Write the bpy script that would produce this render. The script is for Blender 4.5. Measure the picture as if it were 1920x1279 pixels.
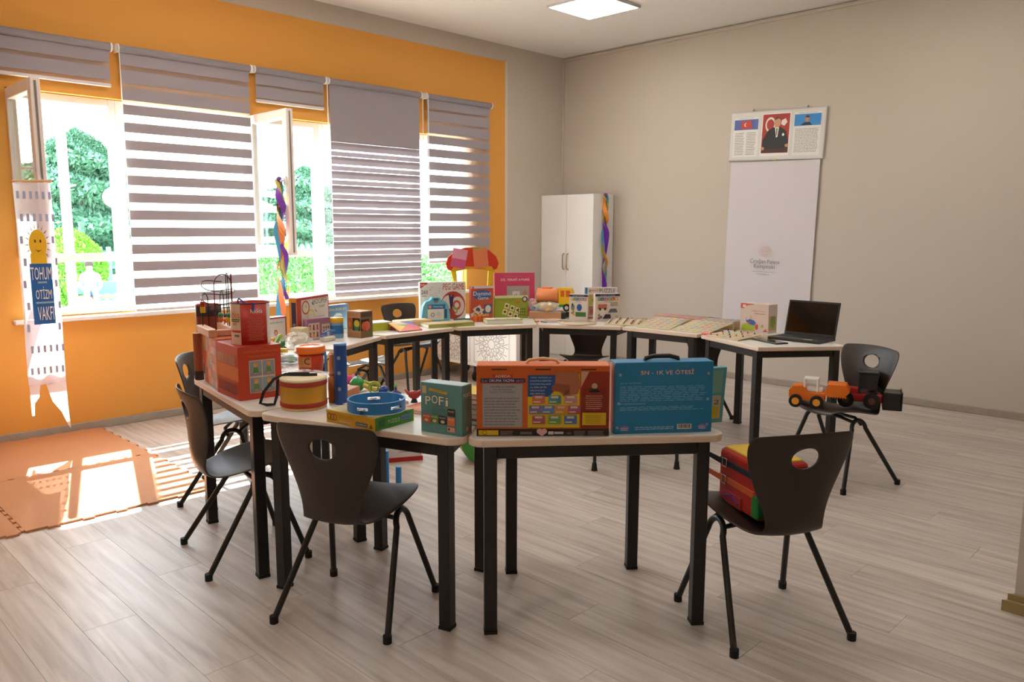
import bpy, bmesh, math, random
from mathutils import Vector, Matrix, Euler
from math import sin, cos, pi, radians
random.seed(7)
for o in list(bpy.data.objects): bpy.data.objects.remove(o)
scene = bpy.context.scene
COL = scene.collection

# ------------------------------------------------------------------ camera
cam_d = bpy.data.cameras.new('camera'); cam_d.sensor_width = 36; cam_d.lens = 27.781
cam_d.clip_start = 0.05; cam_d.clip_end = 300
cam = bpy.data.objects.new('camera', cam_d); COL.objects.link(cam)
RT = Vector((0.70842, 0.70578, 0.00199)); UP = Vector((-0.09881, 0.09639, 0.99043)); FW = Vector((-0.69884, 0.70184, -0.13803))
m = Matrix((RT, UP, -FW)).transposed().to_4x4(); m.translation = Vector((6.398, -7.278, 1.5))
cam.matrix_world = m
scene.camera = cam

# ------------------------------------------------------------------ world, sun, exposure
w = bpy.data.worlds.new('world'); scene.world = w; w.use_nodes = True
nt = w.node_tree; nt.nodes.clear()
wo = nt.nodes.new('ShaderNodeOutputWorld'); bg = nt.nodes.new('ShaderNodeBackground')
bg.inputs['Color'].default_value = (0.80, 0.90, 1.0, 1); bg.inputs['Strength'].default_value = 5.6
nt.links.new(bg.outputs[0], wo.inputs[0])
sd = bpy.data.lights.new('sun', 'SUN'); sd.energy = 22; sd.angle = radians(0.6); sd.color = (1.0, 0.95, 0.86)
sun = bpy.data.objects.new('sun', sd); COL.objects.link(sun)
sun.rotation_euler = Vector((0.91, -0.29, -1.0)).to_track_quat('-Z', 'Y').to_euler()
sun.location = (-8, 2, 10)
vs = scene.view_settings
vs.view_transform = 'Standard'; vs.look = 'None'; vs.gamma = 1; vs.use_curve_mapping = False
vs.exposure = 1.45

# ------------------------------------------------------------------ materials
def lin(h):
    h = h.lstrip('#')
    out = []
    for i in (0, 2, 4):
        c = int(h[i:i+2], 16) / 255
        out.append(c / 12.92 if c <= 0.04045 else ((c + 0.055) / 1.055) ** 2.4)
    return (*out, 1)
_M = {}
def C(h, rough=0.5, metal=0.0, bump=0.0, var=0.06, scale=40, trans=0.0, emit=0.0, spec=0.5, coat=0.0):
    """plain procedural material: colour with faint noise variation"""
    k = (h, rough, metal, bump, var, scale, trans, emit, spec, coat)
    if k in _M: return _M[k]
    mt = bpy.data.materials.new('mat_' + h.lstrip('#')); mt.use_nodes = True
    n = mt.node_tree.nodes; l = mt.node_tree.links; b = n['Principled BSDF']
    col = lin(h)
    b.inputs['Roughness'].default_value = rough; b.inputs['Metallic'].default_value = metal
    b.inputs['Specular IOR Level'].default_value = spec; b.inputs['Coat Weight'].default_value = coat
    if var or bump:
        tc = n.new('ShaderNodeTexCoord'); nz = n.new('ShaderNodeTexNoise'); nz.inputs['Scale'].default_value = scale
        nz.inputs['Detail'].default_value = 3
        l.new(tc.outputs['Object'], nz.inputs['Vector'])
        if var:
            mx = n.new('ShaderNodeMix'); mx.data_type = 'RGBA'
            mx.inputs['A'].default_value = tuple(c * (1 - var) for c in col[:3]) + (1,)
            mx.inputs['B'].default_value = tuple(min(1, c * (1 + var)) for c in col[:3]) + (1,)
            l.new(nz.outputs['Fac'], mx.inputs['Factor']); l.new(mx.outputs['Result'], b.inputs['Base Color'])
        if bump:
            bp = n.new('ShaderNodeBump'); bp.inputs['Strength'].default_value = bump; bp.inputs['Distance'].default_value = 0.002
            l.new(nz.outputs['Fac'], bp.inputs['Height']); l.new(bp.outputs[0], b.inputs['Normal'])
    if not var: b.inputs['Base Color'].default_value = col
    if trans: b.inputs['Transmission Weight'].default_value = trans
    if emit:
        b.inputs['Emission Color'].default_value = col; b.inputs['Emission Strength'].default_value = emit
    _M[k] = mt
    return mt

def nodes_mat(name):
    mt = bpy.data.materials.new(name); mt.use_nodes = True
    return mt, mt.node_tree.nodes, mt.node_tree.links, mt.node_tree.nodes['Principled BSDF']

def wood_floor():
    mt, n, l, b = nodes_mat('whitewashed_oak_laminate')
    oi = n.new('ShaderNodeObjectInfo'); tc = n.new('ShaderNodeTexCoord')
    ad = n.new('ShaderNodeVectorMath'); ad.operation = 'ADD'
    sc = n.new('ShaderNodeVectorMath'); sc.operation = 'SCALE'; sc.inputs['Scale'].default_value = 37
    cx = n.new('ShaderNodeCombineXYZ')
    for i in range(3): l.new(oi.outputs['Random'], cx.inputs[i])
    l.new(cx.outputs[0], sc.inputs[0]); l.new(tc.outputs['Object'], ad.inputs[0]); l.new(sc.outputs[0], ad.inputs[1])
    mp = n.new('ShaderNodeMapping'); mp.inputs['Scale'].default_value = (1.1, 16, 1); l.new(ad.outputs[0], mp.inputs[0])
    nz = n.new('ShaderNodeTexNoise'); nz.inputs['Scale'].default_value = 1.6; nz.inputs['Detail'].default_value = 6; nz.inputs['Distortion'].default_value = 0.6
    l.new(mp.outputs[0], nz.inputs['Vector'])
    cr = n.new('ShaderNodeValToRGB')
    cr.color_ramp.elements[0].position = 0.28; cr.color_ramp.elements[0].color = lin('a89a90')
    cr.color_ramp.elements[1].position = 0.72; cr.color_ramp.elements[1].color = lin('d2c8c0')
    e = cr.color_ramp.elements.new(0.5); e.color = lin('c2b6ad')
    l.new(nz.outputs['Fac'], cr.inputs[0])
    hs = n.new('ShaderNodeHueSaturation'); l.new(cr.outputs[0], hs.inputs['Color'])
    mr = n.new('ShaderNodeMapRange'); mr.inputs['To Min'].default_value = 0.93; mr.inputs['To Max'].default_value = 1.07
    l.new(oi.outputs['Random'], mr.inputs['Value']); l.new(mr.outputs[0], hs.inputs['Value'])
    l.new(hs.outputs[0], b.inputs['Base Color'])
    b.inputs['Roughness'].default_value = 0.38
    bp = n.new('ShaderNodeBump'); bp.inputs['Strength'].default_value = 0.08; l.new(nz.outputs['Fac'], bp.inputs['Height']); l.new(bp.outputs[0], b.inputs['Normal'])
    return mt
def glass():
    mt = bpy.data.materials.new('window_glass'); mt.use_nodes = True
    n = mt.node_tree.nodes; l = mt.node_tree.links; n.clear()
    o = n.new('ShaderNodeOutputMaterial'); t = n.new('ShaderNodeBsdfTransparent'); g = n.new('ShaderNodeBsdfGlossy')
    t.inputs[0].default_value = (0.93, 0.96, 0.95, 1); g.inputs['Roughness'].default_value = 0.02
    lw = n.new('ShaderNodeLayerWeight'); pw = n.new('ShaderNodeMath'); pw.operation = 'POWER'; pw.inputs[1].default_value = 5
    ma = n.new('ShaderNodeMath'); ma.operation = 'MULTIPLY_ADD'; ma.inputs[1].default_value = 0.85; ma.inputs[2].default_value = 0.035
    l.new(lw.outputs['Facing'], pw.inputs[0]); l.new(pw.outputs[0], ma.inputs[0])
    mx = n.new('ShaderNodeMixShader'); l.new(ma.outputs[0], mx.inputs[0]); l.new(t.outputs[0], mx.inputs[1]); l.new(g.outputs[0], mx.inputs[2])
    l.new(mx.outputs[0], o.inputs[0]); return mt
def fabric(name, h, transp, transl):
    """blind fabric: part see-through, part translucent, rest diffuse"""
    mt = bpy.data.materials.new(name); mt.use_nodes = True
    n = mt.node_tree.nodes; l = mt.node_tree.links; n.clear()
    o = n.new('ShaderNodeOutputMaterial'); d = n.new('ShaderNodeBsdfDiffuse'); tl = n.new('ShaderNodeBsdfTranslucent'); tp = n.new('ShaderNodeBsdfTransparent')
    d.inputs[0].default_value = lin(h); tl.inputs[0].default_value = lin(h)
    m1 = n.new('ShaderNodeMixShader'); m1.inputs[0].default_value = transl
    m2 = n.new('ShaderNodeMixShader'); m2.inputs[0].default_value = transp
    l.new(d.outputs[0], m1.inputs[1]); l.new(tl.outputs[0], m1.inputs[2]); l.new(m1.outputs[0], m2.inputs[1]); l.new(tp.outputs[0], m2.inputs[2])
    l.new(m2.outputs[0], o.inputs[0]); return mt
M_FLOOR = wood_floor(); M_GLASS = glass()
M_BAND = fabric('blind_band', 'a59da4', 0.0, 0.07); M_BANDL = fabric('blind_band_light', 'bdb6c0', 0.0, 0.16)
M_SHEER = fabric('blind_sheer', 'f4f1f2', 0.62, 0.55)
M_WALL = C('c7bbae', 0.8, bump=0.05, var=0.02, scale=120); M_ORANGE = C('e3a047', 0.75, bump=0.05, var=0.02, scale=120)
M_CEIL = C('e4e0db', 0.9, var=0.01); M_WHITE = C('ece9e6', 0.35, var=0.01); M_FRAME = C('f1f0ee', 0.3, var=0.0)
M_BLACK = C('1a1614', 0.42, var=0.05); M_CHAIR = C('30261f', 0.42, bump=0.12, var=0.06, scale=300); M_TUBE = C('17130f', 0.38, var=0.0)
M_RUBBER = C('0c0b0a', 0.7, var=0); M_TOP = C('e3ddd6', 0.35, var=0.02); M_EDGE = C('e6cdb6', 0.45, var=0.04)
M_CHROME = C('c8c8cc', 0.2, metal=1.0, var=0)

# ------------------------------------------------------------------ mesh building
class MB:
    def __init__(self): self.v = []; self.f = []; self.mi = []; self.mats = []; self.sm = []
    def _m(self, mat):
        if mat not in self.mats: self.mats.append(mat)
        return self.mats.index(mat)
    def face(self, pts, mat, smooth=False):
        i = len(self.v); self.v += [tuple(p) for p in pts]; self.f.append(list(range(i, i + len(pts)))); self.mi.append(self._m(mat)); self.sm.append(smooth); return self
    def raw(self, vs_, fs, mat, smooth=False):
        i = len(self.v); self.v += [tuple(p) for p in vs_]; k = self._m(mat)
        for f in fs: self.f.append([a + i for a in f]); self.mi.append(k); self.sm.append(smooth)
        return self
    def box(self, x0, y0, z0, x1, y1, z1, mat, M=None):
        p = [Vector((x, y, z)) for z in (z0, z1) for y in (y0, y1) for x in (x0, x1)]
        if M: p = [M @ q for q in p]
        return self.raw(p, [(0, 2, 3, 1), (4, 5, 7, 6), (0, 1, 5, 4), (2, 6, 7, 3), (0, 4, 6, 2), (1, 3, 7, 5)], mat)
    def rbox(self, x0, y0, z0, x1, y1, z1, mat, r=0.005, seg=2):
        bm = bmesh.new(); bmesh.ops.create_cube(bm, size=1)
        for v in bm.verts: v.co = Vector((x0 + (v.co.x + .5) * (x1 - x0), y0 + (v.co.y + .5) * (y1 - y0), z0 + (v.co.z + .5) * (z1 - z0)))
        bmesh.ops.bevel(bm, geom=list(bm.edges), offset=r, segments=seg, affect='EDGES', profile=0.5)
        bm.verts.index_update()
        self.raw([v.co.copy() for v in bm.verts], [[v.index for v in f.verts] for f in bm.faces], mat); bm.free(); return self
    def prism(self, poly, z0, z1, mat, side=None, M=None):
        n = len(poly); p = [Vector((x, y, z0)) for x, y in poly] + [Vector((x, y, z1)) for x, y in poly]
        if M: p = [M @ q for q in p]
        self.raw(p, [list(range(n))[::-1], list(range(n, 2 * n))], mat)
        self.raw(p, [(i, (i + 1) % n, n + (i + 1) % n, n + i) for i in range(n)], side or mat); return self
    def lathe(self, prof, mat, seg=24, c=(0, 0, 0), sx=1, sy=1, smooth=True, M=None, cap=True):
        vs_ = []; fs = []
        for r, z in prof:
            for k in range(seg):
                a = 2 * pi * k / seg; q = Vector((c[0] + r * cos(a) * sx, c[1] + r * sin(a) * sy, c[2] + z)); vs_.append(M @ q if M else q)
        for j in range(len(prof) - 1):
            for k in range(seg):
                fs.append((j * seg + k, j * seg + (k + 1) % seg, (j + 1) * seg + (k + 1) % seg, (j + 1) * seg + k))
        self.raw(vs_, fs, mat, smooth)
        if cap:
            self.raw(vs_[:seg], [list(range(seg))[::-1]], mat); self.raw(vs_[-seg:], [list(range(seg))], mat)
        return self
    def cyl(self, r, z0, z1, mat, seg=20, c=(0, 0, 0), M=None): return self.lathe([(r, z0), (r, z1)], mat, seg, c, M=M)
    def ball(self, c, r, mat, seg=12, sx=1, sy=1, sz=1):
        return self.lathe([(max(1e-4, r * sin(pi * i / 8)), -r * sz * cos(pi * i / 8)) for i in range(9)], mat, seg, c, sx, sy)
    def tube(self, pts, r, mat, seg=8, closed=False):
        pts = [Vector(p) for p in pts]; n = len(pts); vs_ = []; prev = None
        for i, p in enumerate(pts):
            if closed: t = (pts[(i + 1) % n] - pts[i - 1])
            else: t = (pts[min(i + 1, n - 1)] - pts[max(i - 1, 0)])
            t.normalize()
            if prev is None:
                a = Vector((0, 0, 1)) if abs(t.z) < 0.9 else Vector((1, 0, 0)); u = t.cross(a).normalized()
            else: u = (prev - t * prev.dot(t)).normalized()
            prev = u; v = t.cross(u); rr = r[i] if isinstance(r, (list, tuple)) else r
            vs_ += [p + (u * cos(2 * pi * k / seg) + v * sin(2 * pi * k / seg)) * rr for k in range(seg)]
        fs = []
        for i in range(n if closed else n - 1):
            j = (i + 1) % n
            fs += [(i * seg + k, i * seg + (k + 1) % seg, j * seg + (k + 1) % seg, j * seg + k) for k in range(seg)]
        self.raw(vs_, fs, mat, True)
        if not closed: self.raw(vs_, [list(range(seg))[::-1], list(range((n - 1) * seg, n * seg))], mat)
        return self
    def build(self, name, parent=None, loc=(0, 0, 0), rz=0.0, rot=None):
        me = bpy.data.meshes.new(name); me.from_pydata([tuple(v) for v in self.v], [], self.f)
        for mt in self.mats: me.materials.append(mt)
        me.polygons.foreach_set('material_index', self.mi); me.polygons.foreach_set('use_smooth', self.sm); me.update()
        o = bpy.data.objects.new(name, me); COL.objects.link(o); o.parent = parent; o.location = loc
        o.rotation_euler = rot if rot else (0, 0, rz); return o

def tag(o, label, cat, group=None):
    o['label'] = label; o['category'] = cat
    if group: o['group'] = group
    return o
def thing(name, label, cat, loc=(0, 0, 0), rz=0.0, group=None, rot=None):
    o = bpy.data.objects.new(name, None); COL.objects.link(o); o.location = loc; o.rotation_euler = rot if rot else (0, 0, rz)
    o.empty_display_size = 0.05
    return tag(o, label, cat, group)
def struct(o): o['kind'] = 'structure'; return o
def copy_tree(o, parent=None):
    c = o.copy(); COL.objects.link(c); c.parent = parent
    for ch in list(o.children): copy_tree(ch, c)
    return c

# ------------------------------------------------------------------ flat print on faces
def text_geo(s):
    cu = bpy.data.curves.new('txt', 'FONT'); cu.body = s; cu.resolution_u = 2; cu.align_x = 'LEFT'
    o = bpy.data.objects.new('txt', cu); COL.objects.link(o)
    dg = bpy.context.evaluated_depsgraph_get(); me = bpy.data.meshes.new_from_object(o.evaluated_get(dg))
    v = [tuple(p.co) for p in me.vertices]; f = [list(p.vertices) for p in me.polygons]
    bpy.data.objects.remove(o); bpy.data.curves.remove(cu); bpy.data.meshes.remove(me); return v, f
_TG = {}
class Face:
    """a flat printed face: origin (u=0,v=0), U and V span the face, N points out"""
    def __init__(self, O, U, V, N): self.O = Vector(O); self.U = Vector(U); self.V = Vector(V); self.N = Vector(N).normalized(); self.mb = MB(); self.k = 0; self.txt = []
    def P(self, u, v, d=0.0): return self.O + self.U * u + self.V * v + self.N * d
    def off(self): self.k += 1; return 0.0004 + 0.00012 * self.k
    def rect(self, u0, v0, u1, v1, h):
        d = self.off(); self.mb.face([self.P(u0, v0, d), self.P(u1, v0, d), self.P(u1, v1, d), self.P(u0, v1, d)], C(h, 0.45, var=0)); return self
    def poly(self, pts, h): d = self.off(); self.mb.face([self.P(u, v, d) for u, v in pts], C(h, 0.45, var=0)); return self
    def disc(self, u, v, ru, rv, h, n=20, a0=0, a1=360):
        return self.poly([(u + ru * cos(radians(a0 + (a1 - a0) * i / n)), v + rv * sin(radians(a0 + (a1 - a0) * i / n))) for i in range(n + (a1 - a0 < 360))], h)
    def ring(self, u, v, ru, rv, t, h, n=24):
        d = self.off(); mt = C(h, 0.45, var=0)
        for i in range(n):
            a, b = 2 * pi * i / n, 2 * pi * (i + 1) / n
            self.mb.face([self.P(u + ru * cos(a), v + rv * sin(a), d), self.P(u + ru * cos(b), v + rv * sin(b), d), self.P(u + ru * t * cos(b), v + rv * t * sin(b), d), self.P(u + ru * t * cos(a), v + rv * t * sin(a), d)], mt)
        return self
    def lines(self, u0, v0, u1, v1, n, h, fill=0.4, ragged=0.15):
        d = self.off(); mt = C(h, 0.5, var=0); st = (v1 - v0) / n
        for i in range(n):
            e = u1 - (u1 - u0) * ragged * random.random(); b = v0 + st * i; x = u0
            while x < e - 0.002:
                w_ = (u1 - u0) * random.uniform(0.05, 0.14); y = min(e, x + w_)
                self.mb.face([self.P(x, b, d), self.P(y, b, d), self.P(y, b + st * fill, d), self.P(x, b + st * fill, d)], mt); x = y + (u1 - u0) * 0.018
        return self
    def text(self, s, u0, v0, u1, v1, h):
        if s not in _TG: _TG[s] = text_geo(s)
        vv, ff = _TG[s]
        xs = [p[0] for p in vv]; ys = [p[1] for p in vv]; x0, x1, y0, y1 = min(xs), max(xs), min(ys), max(ys); d = self.off() + 0.0003
        pts = [self.P(u0 + (p[0] - x0) / (x1 - x0) * (u1 - u0), v0 + (p[1] - y0) / (y1 - y0) * (v1 - v0), d) for p in vv]
        self.txt.append((pts, ff, C(h, 0.45, var=0))); return self
    def cut(self, parent, name, stuff=False):
        if self.mb.f:
            o = self.mb.build(name, parent)
            if stuff: o['kind'] = 'stuff'
        self.mb = MB(); return self
    def build(self, parent, name='print'):
        if self.mb.f: self.mb.build(name, parent)
        for pts, ff, mt in self.txt: MB().raw(pts, ff, mt).build('lettering', parent)

def faces(w_, d_, h_):
    """faces of an upright box: base centre at origin, front towards -y"""
    return dict(front=Face((-w_ / 2, -d_ / 2, 0), (w_, 0, 0), (0, 0, h_), (0, -1, 0)), right=Face((w_ / 2, -d_ / 2, 0), (0, d_, 0), (0, 0, h_), (1, 0, 0)),
                left=Face((-w_ / 2, d_ / 2, 0), (0, -d_, 0), (0, 0, h_), (-1, 0, 0)), top=Face((-w_ / 2, -d_ / 2, h_), (w_, 0, 0), (0, d_, 0), (0, 0, 1)))
TT = 0.755      # table top height
def carton(name, label, cat, front, ang, w_, d_, h_, body, z=TT, group=None, lid=None, tilt=0.0):
    """upright carton; front = middle of its front bottom edge, ang = direction of that edge"""
    a = radians(ang); c = Vector((front[0], front[1], z)) + Vector((-sin(a), cos(a), 0)) * (d_ / 2)
    t = thing(name, label, cat, c, a, group)
    if tilt: t.rotation_euler = (radians(tilt), 0, a)
    b = MB().rbox(-w_ / 2, -d_ / 2, 0, w_ / 2, d_ / 2, h_, C(body, 0.42, var=0.02), r=0.0015, seg=1).build('carton', t)
    return t, faces(w_, d_, h_)

# ================================================================== THE ROOM
RX, RY, RZ = 7.2, -9.2, 3.51
OY0, OY1, OZ0, OZ1 = -5.77, -1.55, 0.87, 2.47        # window opening
def wall_window():
    b = MB(); ys = [RY, OY0, OY1, -0.968, 0.12]; zs = [0, OZ0, OZ1, 3.335, RZ]
    for i in range(4):
        for j in range(4):
            if i == 1 and j == 1: continue
            b.box(-0.12, ys[i], zs[j], 0, ys[i + 1], zs[j + 1], M_ORANGE if i < 3 and j < 3 else M_WALL)
    return struct(b.build('wall_left'))
wall_window()
struct(MB().box(0, 0, 0, RX, 0.12, RZ, M_WALL).build('wall_back'))
struct(MB().box(RX, RY, 0, RX + 0.12, 0.12, RZ, M_WALL).build('wall_right'))
struct(MB().box(-0.12, RY - 0.12, 0, RX + 0.12, RY, RZ, M_WALL).build('wall_rear'))
struct(MB().box(5.715, -3.745, 0, RX, -3.50, RZ, M_WALL).build('wall_wing'))
struct(MB().box(-0.12, RY - 0.12, RZ, RX + 0.12, 0.12, RZ + 0.1, M_CEIL).build('ceiling'))
BB = C('a4988b', 0.5, var=0.1, scale=14)
def baseboard(name, x0, y0, x1, y1): struct(MB().rbox(x0, y0, 0.0, x1, y1, 0.062, BB, r=0.004, seg=1).build(name))
baseboard('baseboard_left', 0, RY, 0.014, -0.0); baseboard('baseboard_back', 0.014, -0.014, RX, 0)
b = MB(); b.prism([(5.68, -3.78), (RX, -3.78), (RX, -3.745), (5.715, -3.745)], 0, 0.045, C('9a8457', 0.5, var=0.1)); b.prism([(5.695, -3.762), (RX, -3.762), (RX, -3.745), (5.715, -3.745)], 0.045, 0.07, C('9a8457', 0.5, var=0.1))
struct(b.build('baseboard_wing'))
struct(MB().rbox(0.0, -0.018, 0.062, 0.022, -0.0, RZ, M_WALL, r=0.003, seg=1).build('trim_1'))               # corner cable trunking
struct(MB().rbox(0.022, -0.02, RZ - 0.045, RX, 0, RZ - 0.012, M_WALL, r=0.004, seg=1).build('trim_2'))       # cable channel under the ceiling
struct(MB().box(0, -0.968, 0.07, 0.004, -0.935, 3.335, C('d9cdbf', 0.7, var=0)).build('trim_3'))             # pale edge strip of the orange field

# floor: base slab with laminate planks laid along the back wall
floor = struct(MB().box(-0.12, RY, -0.12, RX, 0.0, -0.010, C('6d6259', 0.8)).build('floor'))
PW, PL = 0.195, 1.52
y = 0.0; row = 0; full = None
while y > RY + 0.01:
    y1 = max(RY, y - PW); x = -((row * 0.61) % PL)
    while x < RX:
        a, c = max(0.0, x), min(RX, x + PL)
        if c - a > 0.03:
            isfull = abs(c - a - PL) < 1e-6 and abs(y - y1 - PW) < 1e-6
            if isfull and full: o = bpy.data.objects.new('plank', full); COL.objects.link(o); o.parent = floor
            else:
                o = MB().box(0.0007, 0.0007, -0.0102, c - a - 0.0007, y - y1 - 0.0007, 0.0, M_FLOOR).build('plank', floor)
                if isfull: full = o.data
            o.location = (a, y1, 0)
        x += PL
    y = y1; row += 1

# ceiling light panel (0.6 m, lit) and added fill copies
def ceiling_light(x, y, label):
    t = thing('ceiling_light', label, 'ceiling light', (x, y, RZ), 0, 'square ceiling light panels')
    f = MB()
    for a, b_, c, d in ((-.3, -.3, .3, -.285), (-.3, .285, .3, .3), (-.3, -.285, -.285, .285), (.285, -.285, .3, .285)): f.box(a, b_, -0.022, c, d, 0.0, C('d6d3d4', 0.4, var=0))
    f.build('frame', t); MB().box(-.285, -.285, -0.02, .285, .285, -0.001, C('fffaf2', 0.5, var=0, emit=6.5)).build('diffuser', t)
ceiling_light(1.655, -1.485, 'square white lit ceiling panel near the corner of the grey walls')
for i, (x, y) in enumerate(((4.5, -1.485), (1.655, -4.6), (4.5, -4.6), (1.655, -7.7), (4.5, -7.7))):  # extra panels out of view, added to fill the room with light
    ceiling_light(x, y, ['added unseen fill light panel above the laptop end of the room', 'added unseen fill light panel between window wall and table ring', 'added unseen fill light panel over the front tables', 'added unseen fill light panel above the foam mats end', 'added unseen fill light panel at the rear of the room'][i])

# ------------------------------------------------------------------ windows
sill = struct(MB().rbox(-0.06, -5.84, 0.838, 0.065, -1.48, 0.868, C('e9e4e0', 0.3, var=0.03), r=0.006).build('trim_4'))
FX0, FX1 = -0.115, -0.055
def window(n, y0, y1, sash):
    t = bpy.data.objects.new('window_%d' % n, None); COL.objects.link(t); struct(t)
    f = MB(); z0, z1, zt = 0.872, OZ1 - 0.002, 1.265
    f.rbox(FX0, y0, z0, FX1, y0 + 0.05, z1, M_FRAME, r=.004, seg=1); f.rbox(FX0, y1 - 0.05, z0, FX1, y1, z1, M_FRAME, r=.004, seg=1)
    f.rbox(FX0, y0 + .05, z1 - 0.055, FX1, y1 - .05, z1, M_FRAME, r=.004, seg=1); f.rbox(FX0, y0 + .05, z0, FX1, y1 - .05, z0 + 0.06, M_FRAME, r=.004, seg=1)
    f.rbox(FX0, y0 + .05, zt, FX1, y1 - .05, zt + 0.06, M_FRAME, r=.004, seg=1)
    f.build('frame', t)
    MB().box(-0.09, y0 + .05, z0 + .06, -0.084, y1 - .05, zt, M_GLASS).build('pane', t)
    if not sash: MB().box(-0.09, y0 + .05, zt + .06, -0.084, y1 - .05, z1 - .055, M_GLASS).build('pane', t)
    else:
        # casement hinged at y0, swung 90 degrees into the room: lies in the plane y = y0
        W_ = min(y1 - y0 - 0.03, 0.645); s = MB(); h0, h1 = 1.30, OZ1 - 0.01; yy = y0 + 0.03; x0 = -0.052; x1 = x0 + W_
        for a, b_, c, d in ((x0, h0, x0 + .07, h1), (x1 - .07, h0, x1, h1), (x0 + .07, h0, x1 - .07, h0 + .075), (x0 + .07, h1 - .075, x1 - .07, h1)):
            s.rbox(a, yy - 0.03, b_, c, yy + 0.03, d, C('efe3dc', 0.35, var=0), r=.006)
        so = s.build('sash', t)
        MB().box(x0 + .07, yy - .013, h0 + .075, x1 - .07, yy - .009, h1 - .075, M_GLASS).box(x0 + .07, yy + .009, h0 + .075, x1 - .07, yy + .013, h1 - .075, M_GLASS).build('sash_glass', so)
        MB().box(x1 - .001, yy - .006, h0 + .02, x1 + .004, yy + .006, h1 - .02, C('7d7874', 0.4, var=0)).build('seal', so)
        hd = MB().rbox(x1 - .05, yy - .045, 1.86, x1 - .02, yy - .03, 1.93, M_FRAME, r=.003); hd.tube([(x1 - .035, yy - .045, 1.895), (x1 - .035, yy - .07, 1.895), (x1 - .09, yy - .072, 1.895), (x1 - .15, yy - .07, 1.895)], .009, M_FRAME)
        hd.build('handle', so)
WY = [(-5.77, -5.045, 1), (-5.045, -3.985, 0), (-3.985, -3.305, 1), (-3.305, -2.205, 0), (-2.205, -1.55, 0)]
for i, (a, c, s) in enumerate(WY): window(i + 1, a, c, s)

# ------------------------------------------------------------------ zebra roller blinds
def blind(label, y0, y1, zb, bands, cord=0):
    t = thing('roller_blind', label, 'blind', (0.05, (y0 + y1) / 2, 2.83), 0, 'zebra roller blinds')
    h = (y1 - y0) / 2; zt = 2.80 - 2.83
    MB().tube([(0, -h + .012, 0), (0, h - .012, 0)], 0.028, C('8d878c', 0.45, var=0.03), 16).build('roller', t)
    for s in (-1, 1): MB().tube([(0, s * (h - .012), 0), (0, s * h, 0)], 0.032, M_WHITE, 14).rbox(-.05, s * h - .006, -.03, .0, s * h + .006, .03, M_WHITE, r=.002, seg=1).build('bracket', t)
    MB().face([(-.008, -h + .02, zt), (-.008, h - .02, zt), (-.008, h - .02, zb - 2.83), (-.008, -h + .02, zb - 2.83)], M_SHEER).build('sheer_fabric', t)
    for (a, c, mt) in bands:
        MB().box(-.004, -h + .02, c - 2.83, -.0025, h - .02, a - 2.83, mt).build('band', t)
    MB().rbox(-.016, -h + .02, zb - 2.83 - .022, .006, h - .02, zb - 2.83 + .002, C('d9d2d3', 0.4, var=0), r=.004).build('bottom_bar', t)
    if cord:
        k = cord * (h - .004); e = -1.25 if zb < 2 else -.9
        MB().tube([(.03, k, 0), (.032, k, e), (.042, k, e), (.04, k, 0)], .0022, M_WHITE, 5).build('pull_cord', t)
    return t
def seq(z, zb, first, n0, hb, gap):
    out = []; k = 0
    while z > zb + 0.015:
        bh = first if k < n0 else hb; out.append((z, max(zb, z - bh), M_BAND)); z -= bh + (gap if k >= n0 else gap * 0.55); k += 1
    return out
blind('raised grey striped roller blind above the sash with the hanging banner', -6.45, -5.075, 2.565, seq(2.81, 2.565, .095, 9, .09, .05))
blind('lowered striped roller blind between the two open sashes', -5.04, -3.985, 0.895, seq(2.81, 0.895, .095, 3, .073, .057), -1)
blind('raised narrow roller blind above the sash with paper streamers', -3.965, -3.275, 2.59, seq(2.81, 2.59, .095, 9, .09, .03), 1)
bs = [(2.81, 2.30, M_BAND)]; z = 2.30
while z > 0.93:
    bs += [(z - .001, z - .030, M_BAND), (z - .030, z - .070, M_BANDL), (z - .083, z - .125, M_BANDL)] if z > 0.95 else []
    z -= 0.129
blind('lowered roller blind with nearly closed bands beside the paper streamers', -3.255, -2.19, 0.905, bs, 1)
blind('roller blind ending above the mushroom puppet frame, bands open', -2.13, -1.225, 1.19, seq(2.81, 1.19, .095, 3, .082, .046), -1)

# ------------------------------------------------------------------ foam mats
def teeth(p, q, n, amp, flip):
    """interlocking edge from p to q"""
    out = []; d = Vector(q) - Vector(p); nn = Vector((d.y, -d.x)).normalized()
    for i in range(n):
        s = (1 if (i + flip) % 2 else 0)
        for f, k in ((0.0, 0), (0.22, 0), (0.14, 1), (0.86, 1), (0.78, 0)):
            if s == 0 and k: continue
            r = Vector(p) + d * ((i + f) / n) + nn * (amp * k)
            if s == 0 and f in (0.22, 0.78): continue
            out.append((r.x, r.y))
    return out
M_MAT = C('c98a5c', 0.75, bump=0.5, var=0.05, scale=160)
def mat_tile(x0, y0, label):
    e = 0.017; x1, y1 = x0 + 0.985, y0 + 0.985
    poly = []
    for p, q, fl in (((x0, y0), (x1, y0), 0), ((x1, y0), (x1, y1), 0), ((x1, y1), (x0, y1), 0), ((x0, y1), (x0, y0), 0)): poly += teeth(p, q, 12, .0165, fl)
    o = MB().prism([(a - x0, b_ - y0) for a, b_ in poly], 0.0, 0.012, M_MAT).build('foam_mat', None, (x0, y0, 0.0))
    tag(o, label, 'mat', 'orange foam play mats')
mat_tile(0.028, -6.315, 'tan foam puzzle mat against the orange wall under the banner')
mat_tile(1.033, -6.315, 'tan foam puzzle mat with the big sunlit patch on it')
mat_tile(0.028, -7.32, 'tan foam puzzle mat against the wall, beyond the banner')
mat_tile(1.033, -7.32, 'tan foam puzzle mat farthest from the tables')

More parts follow.
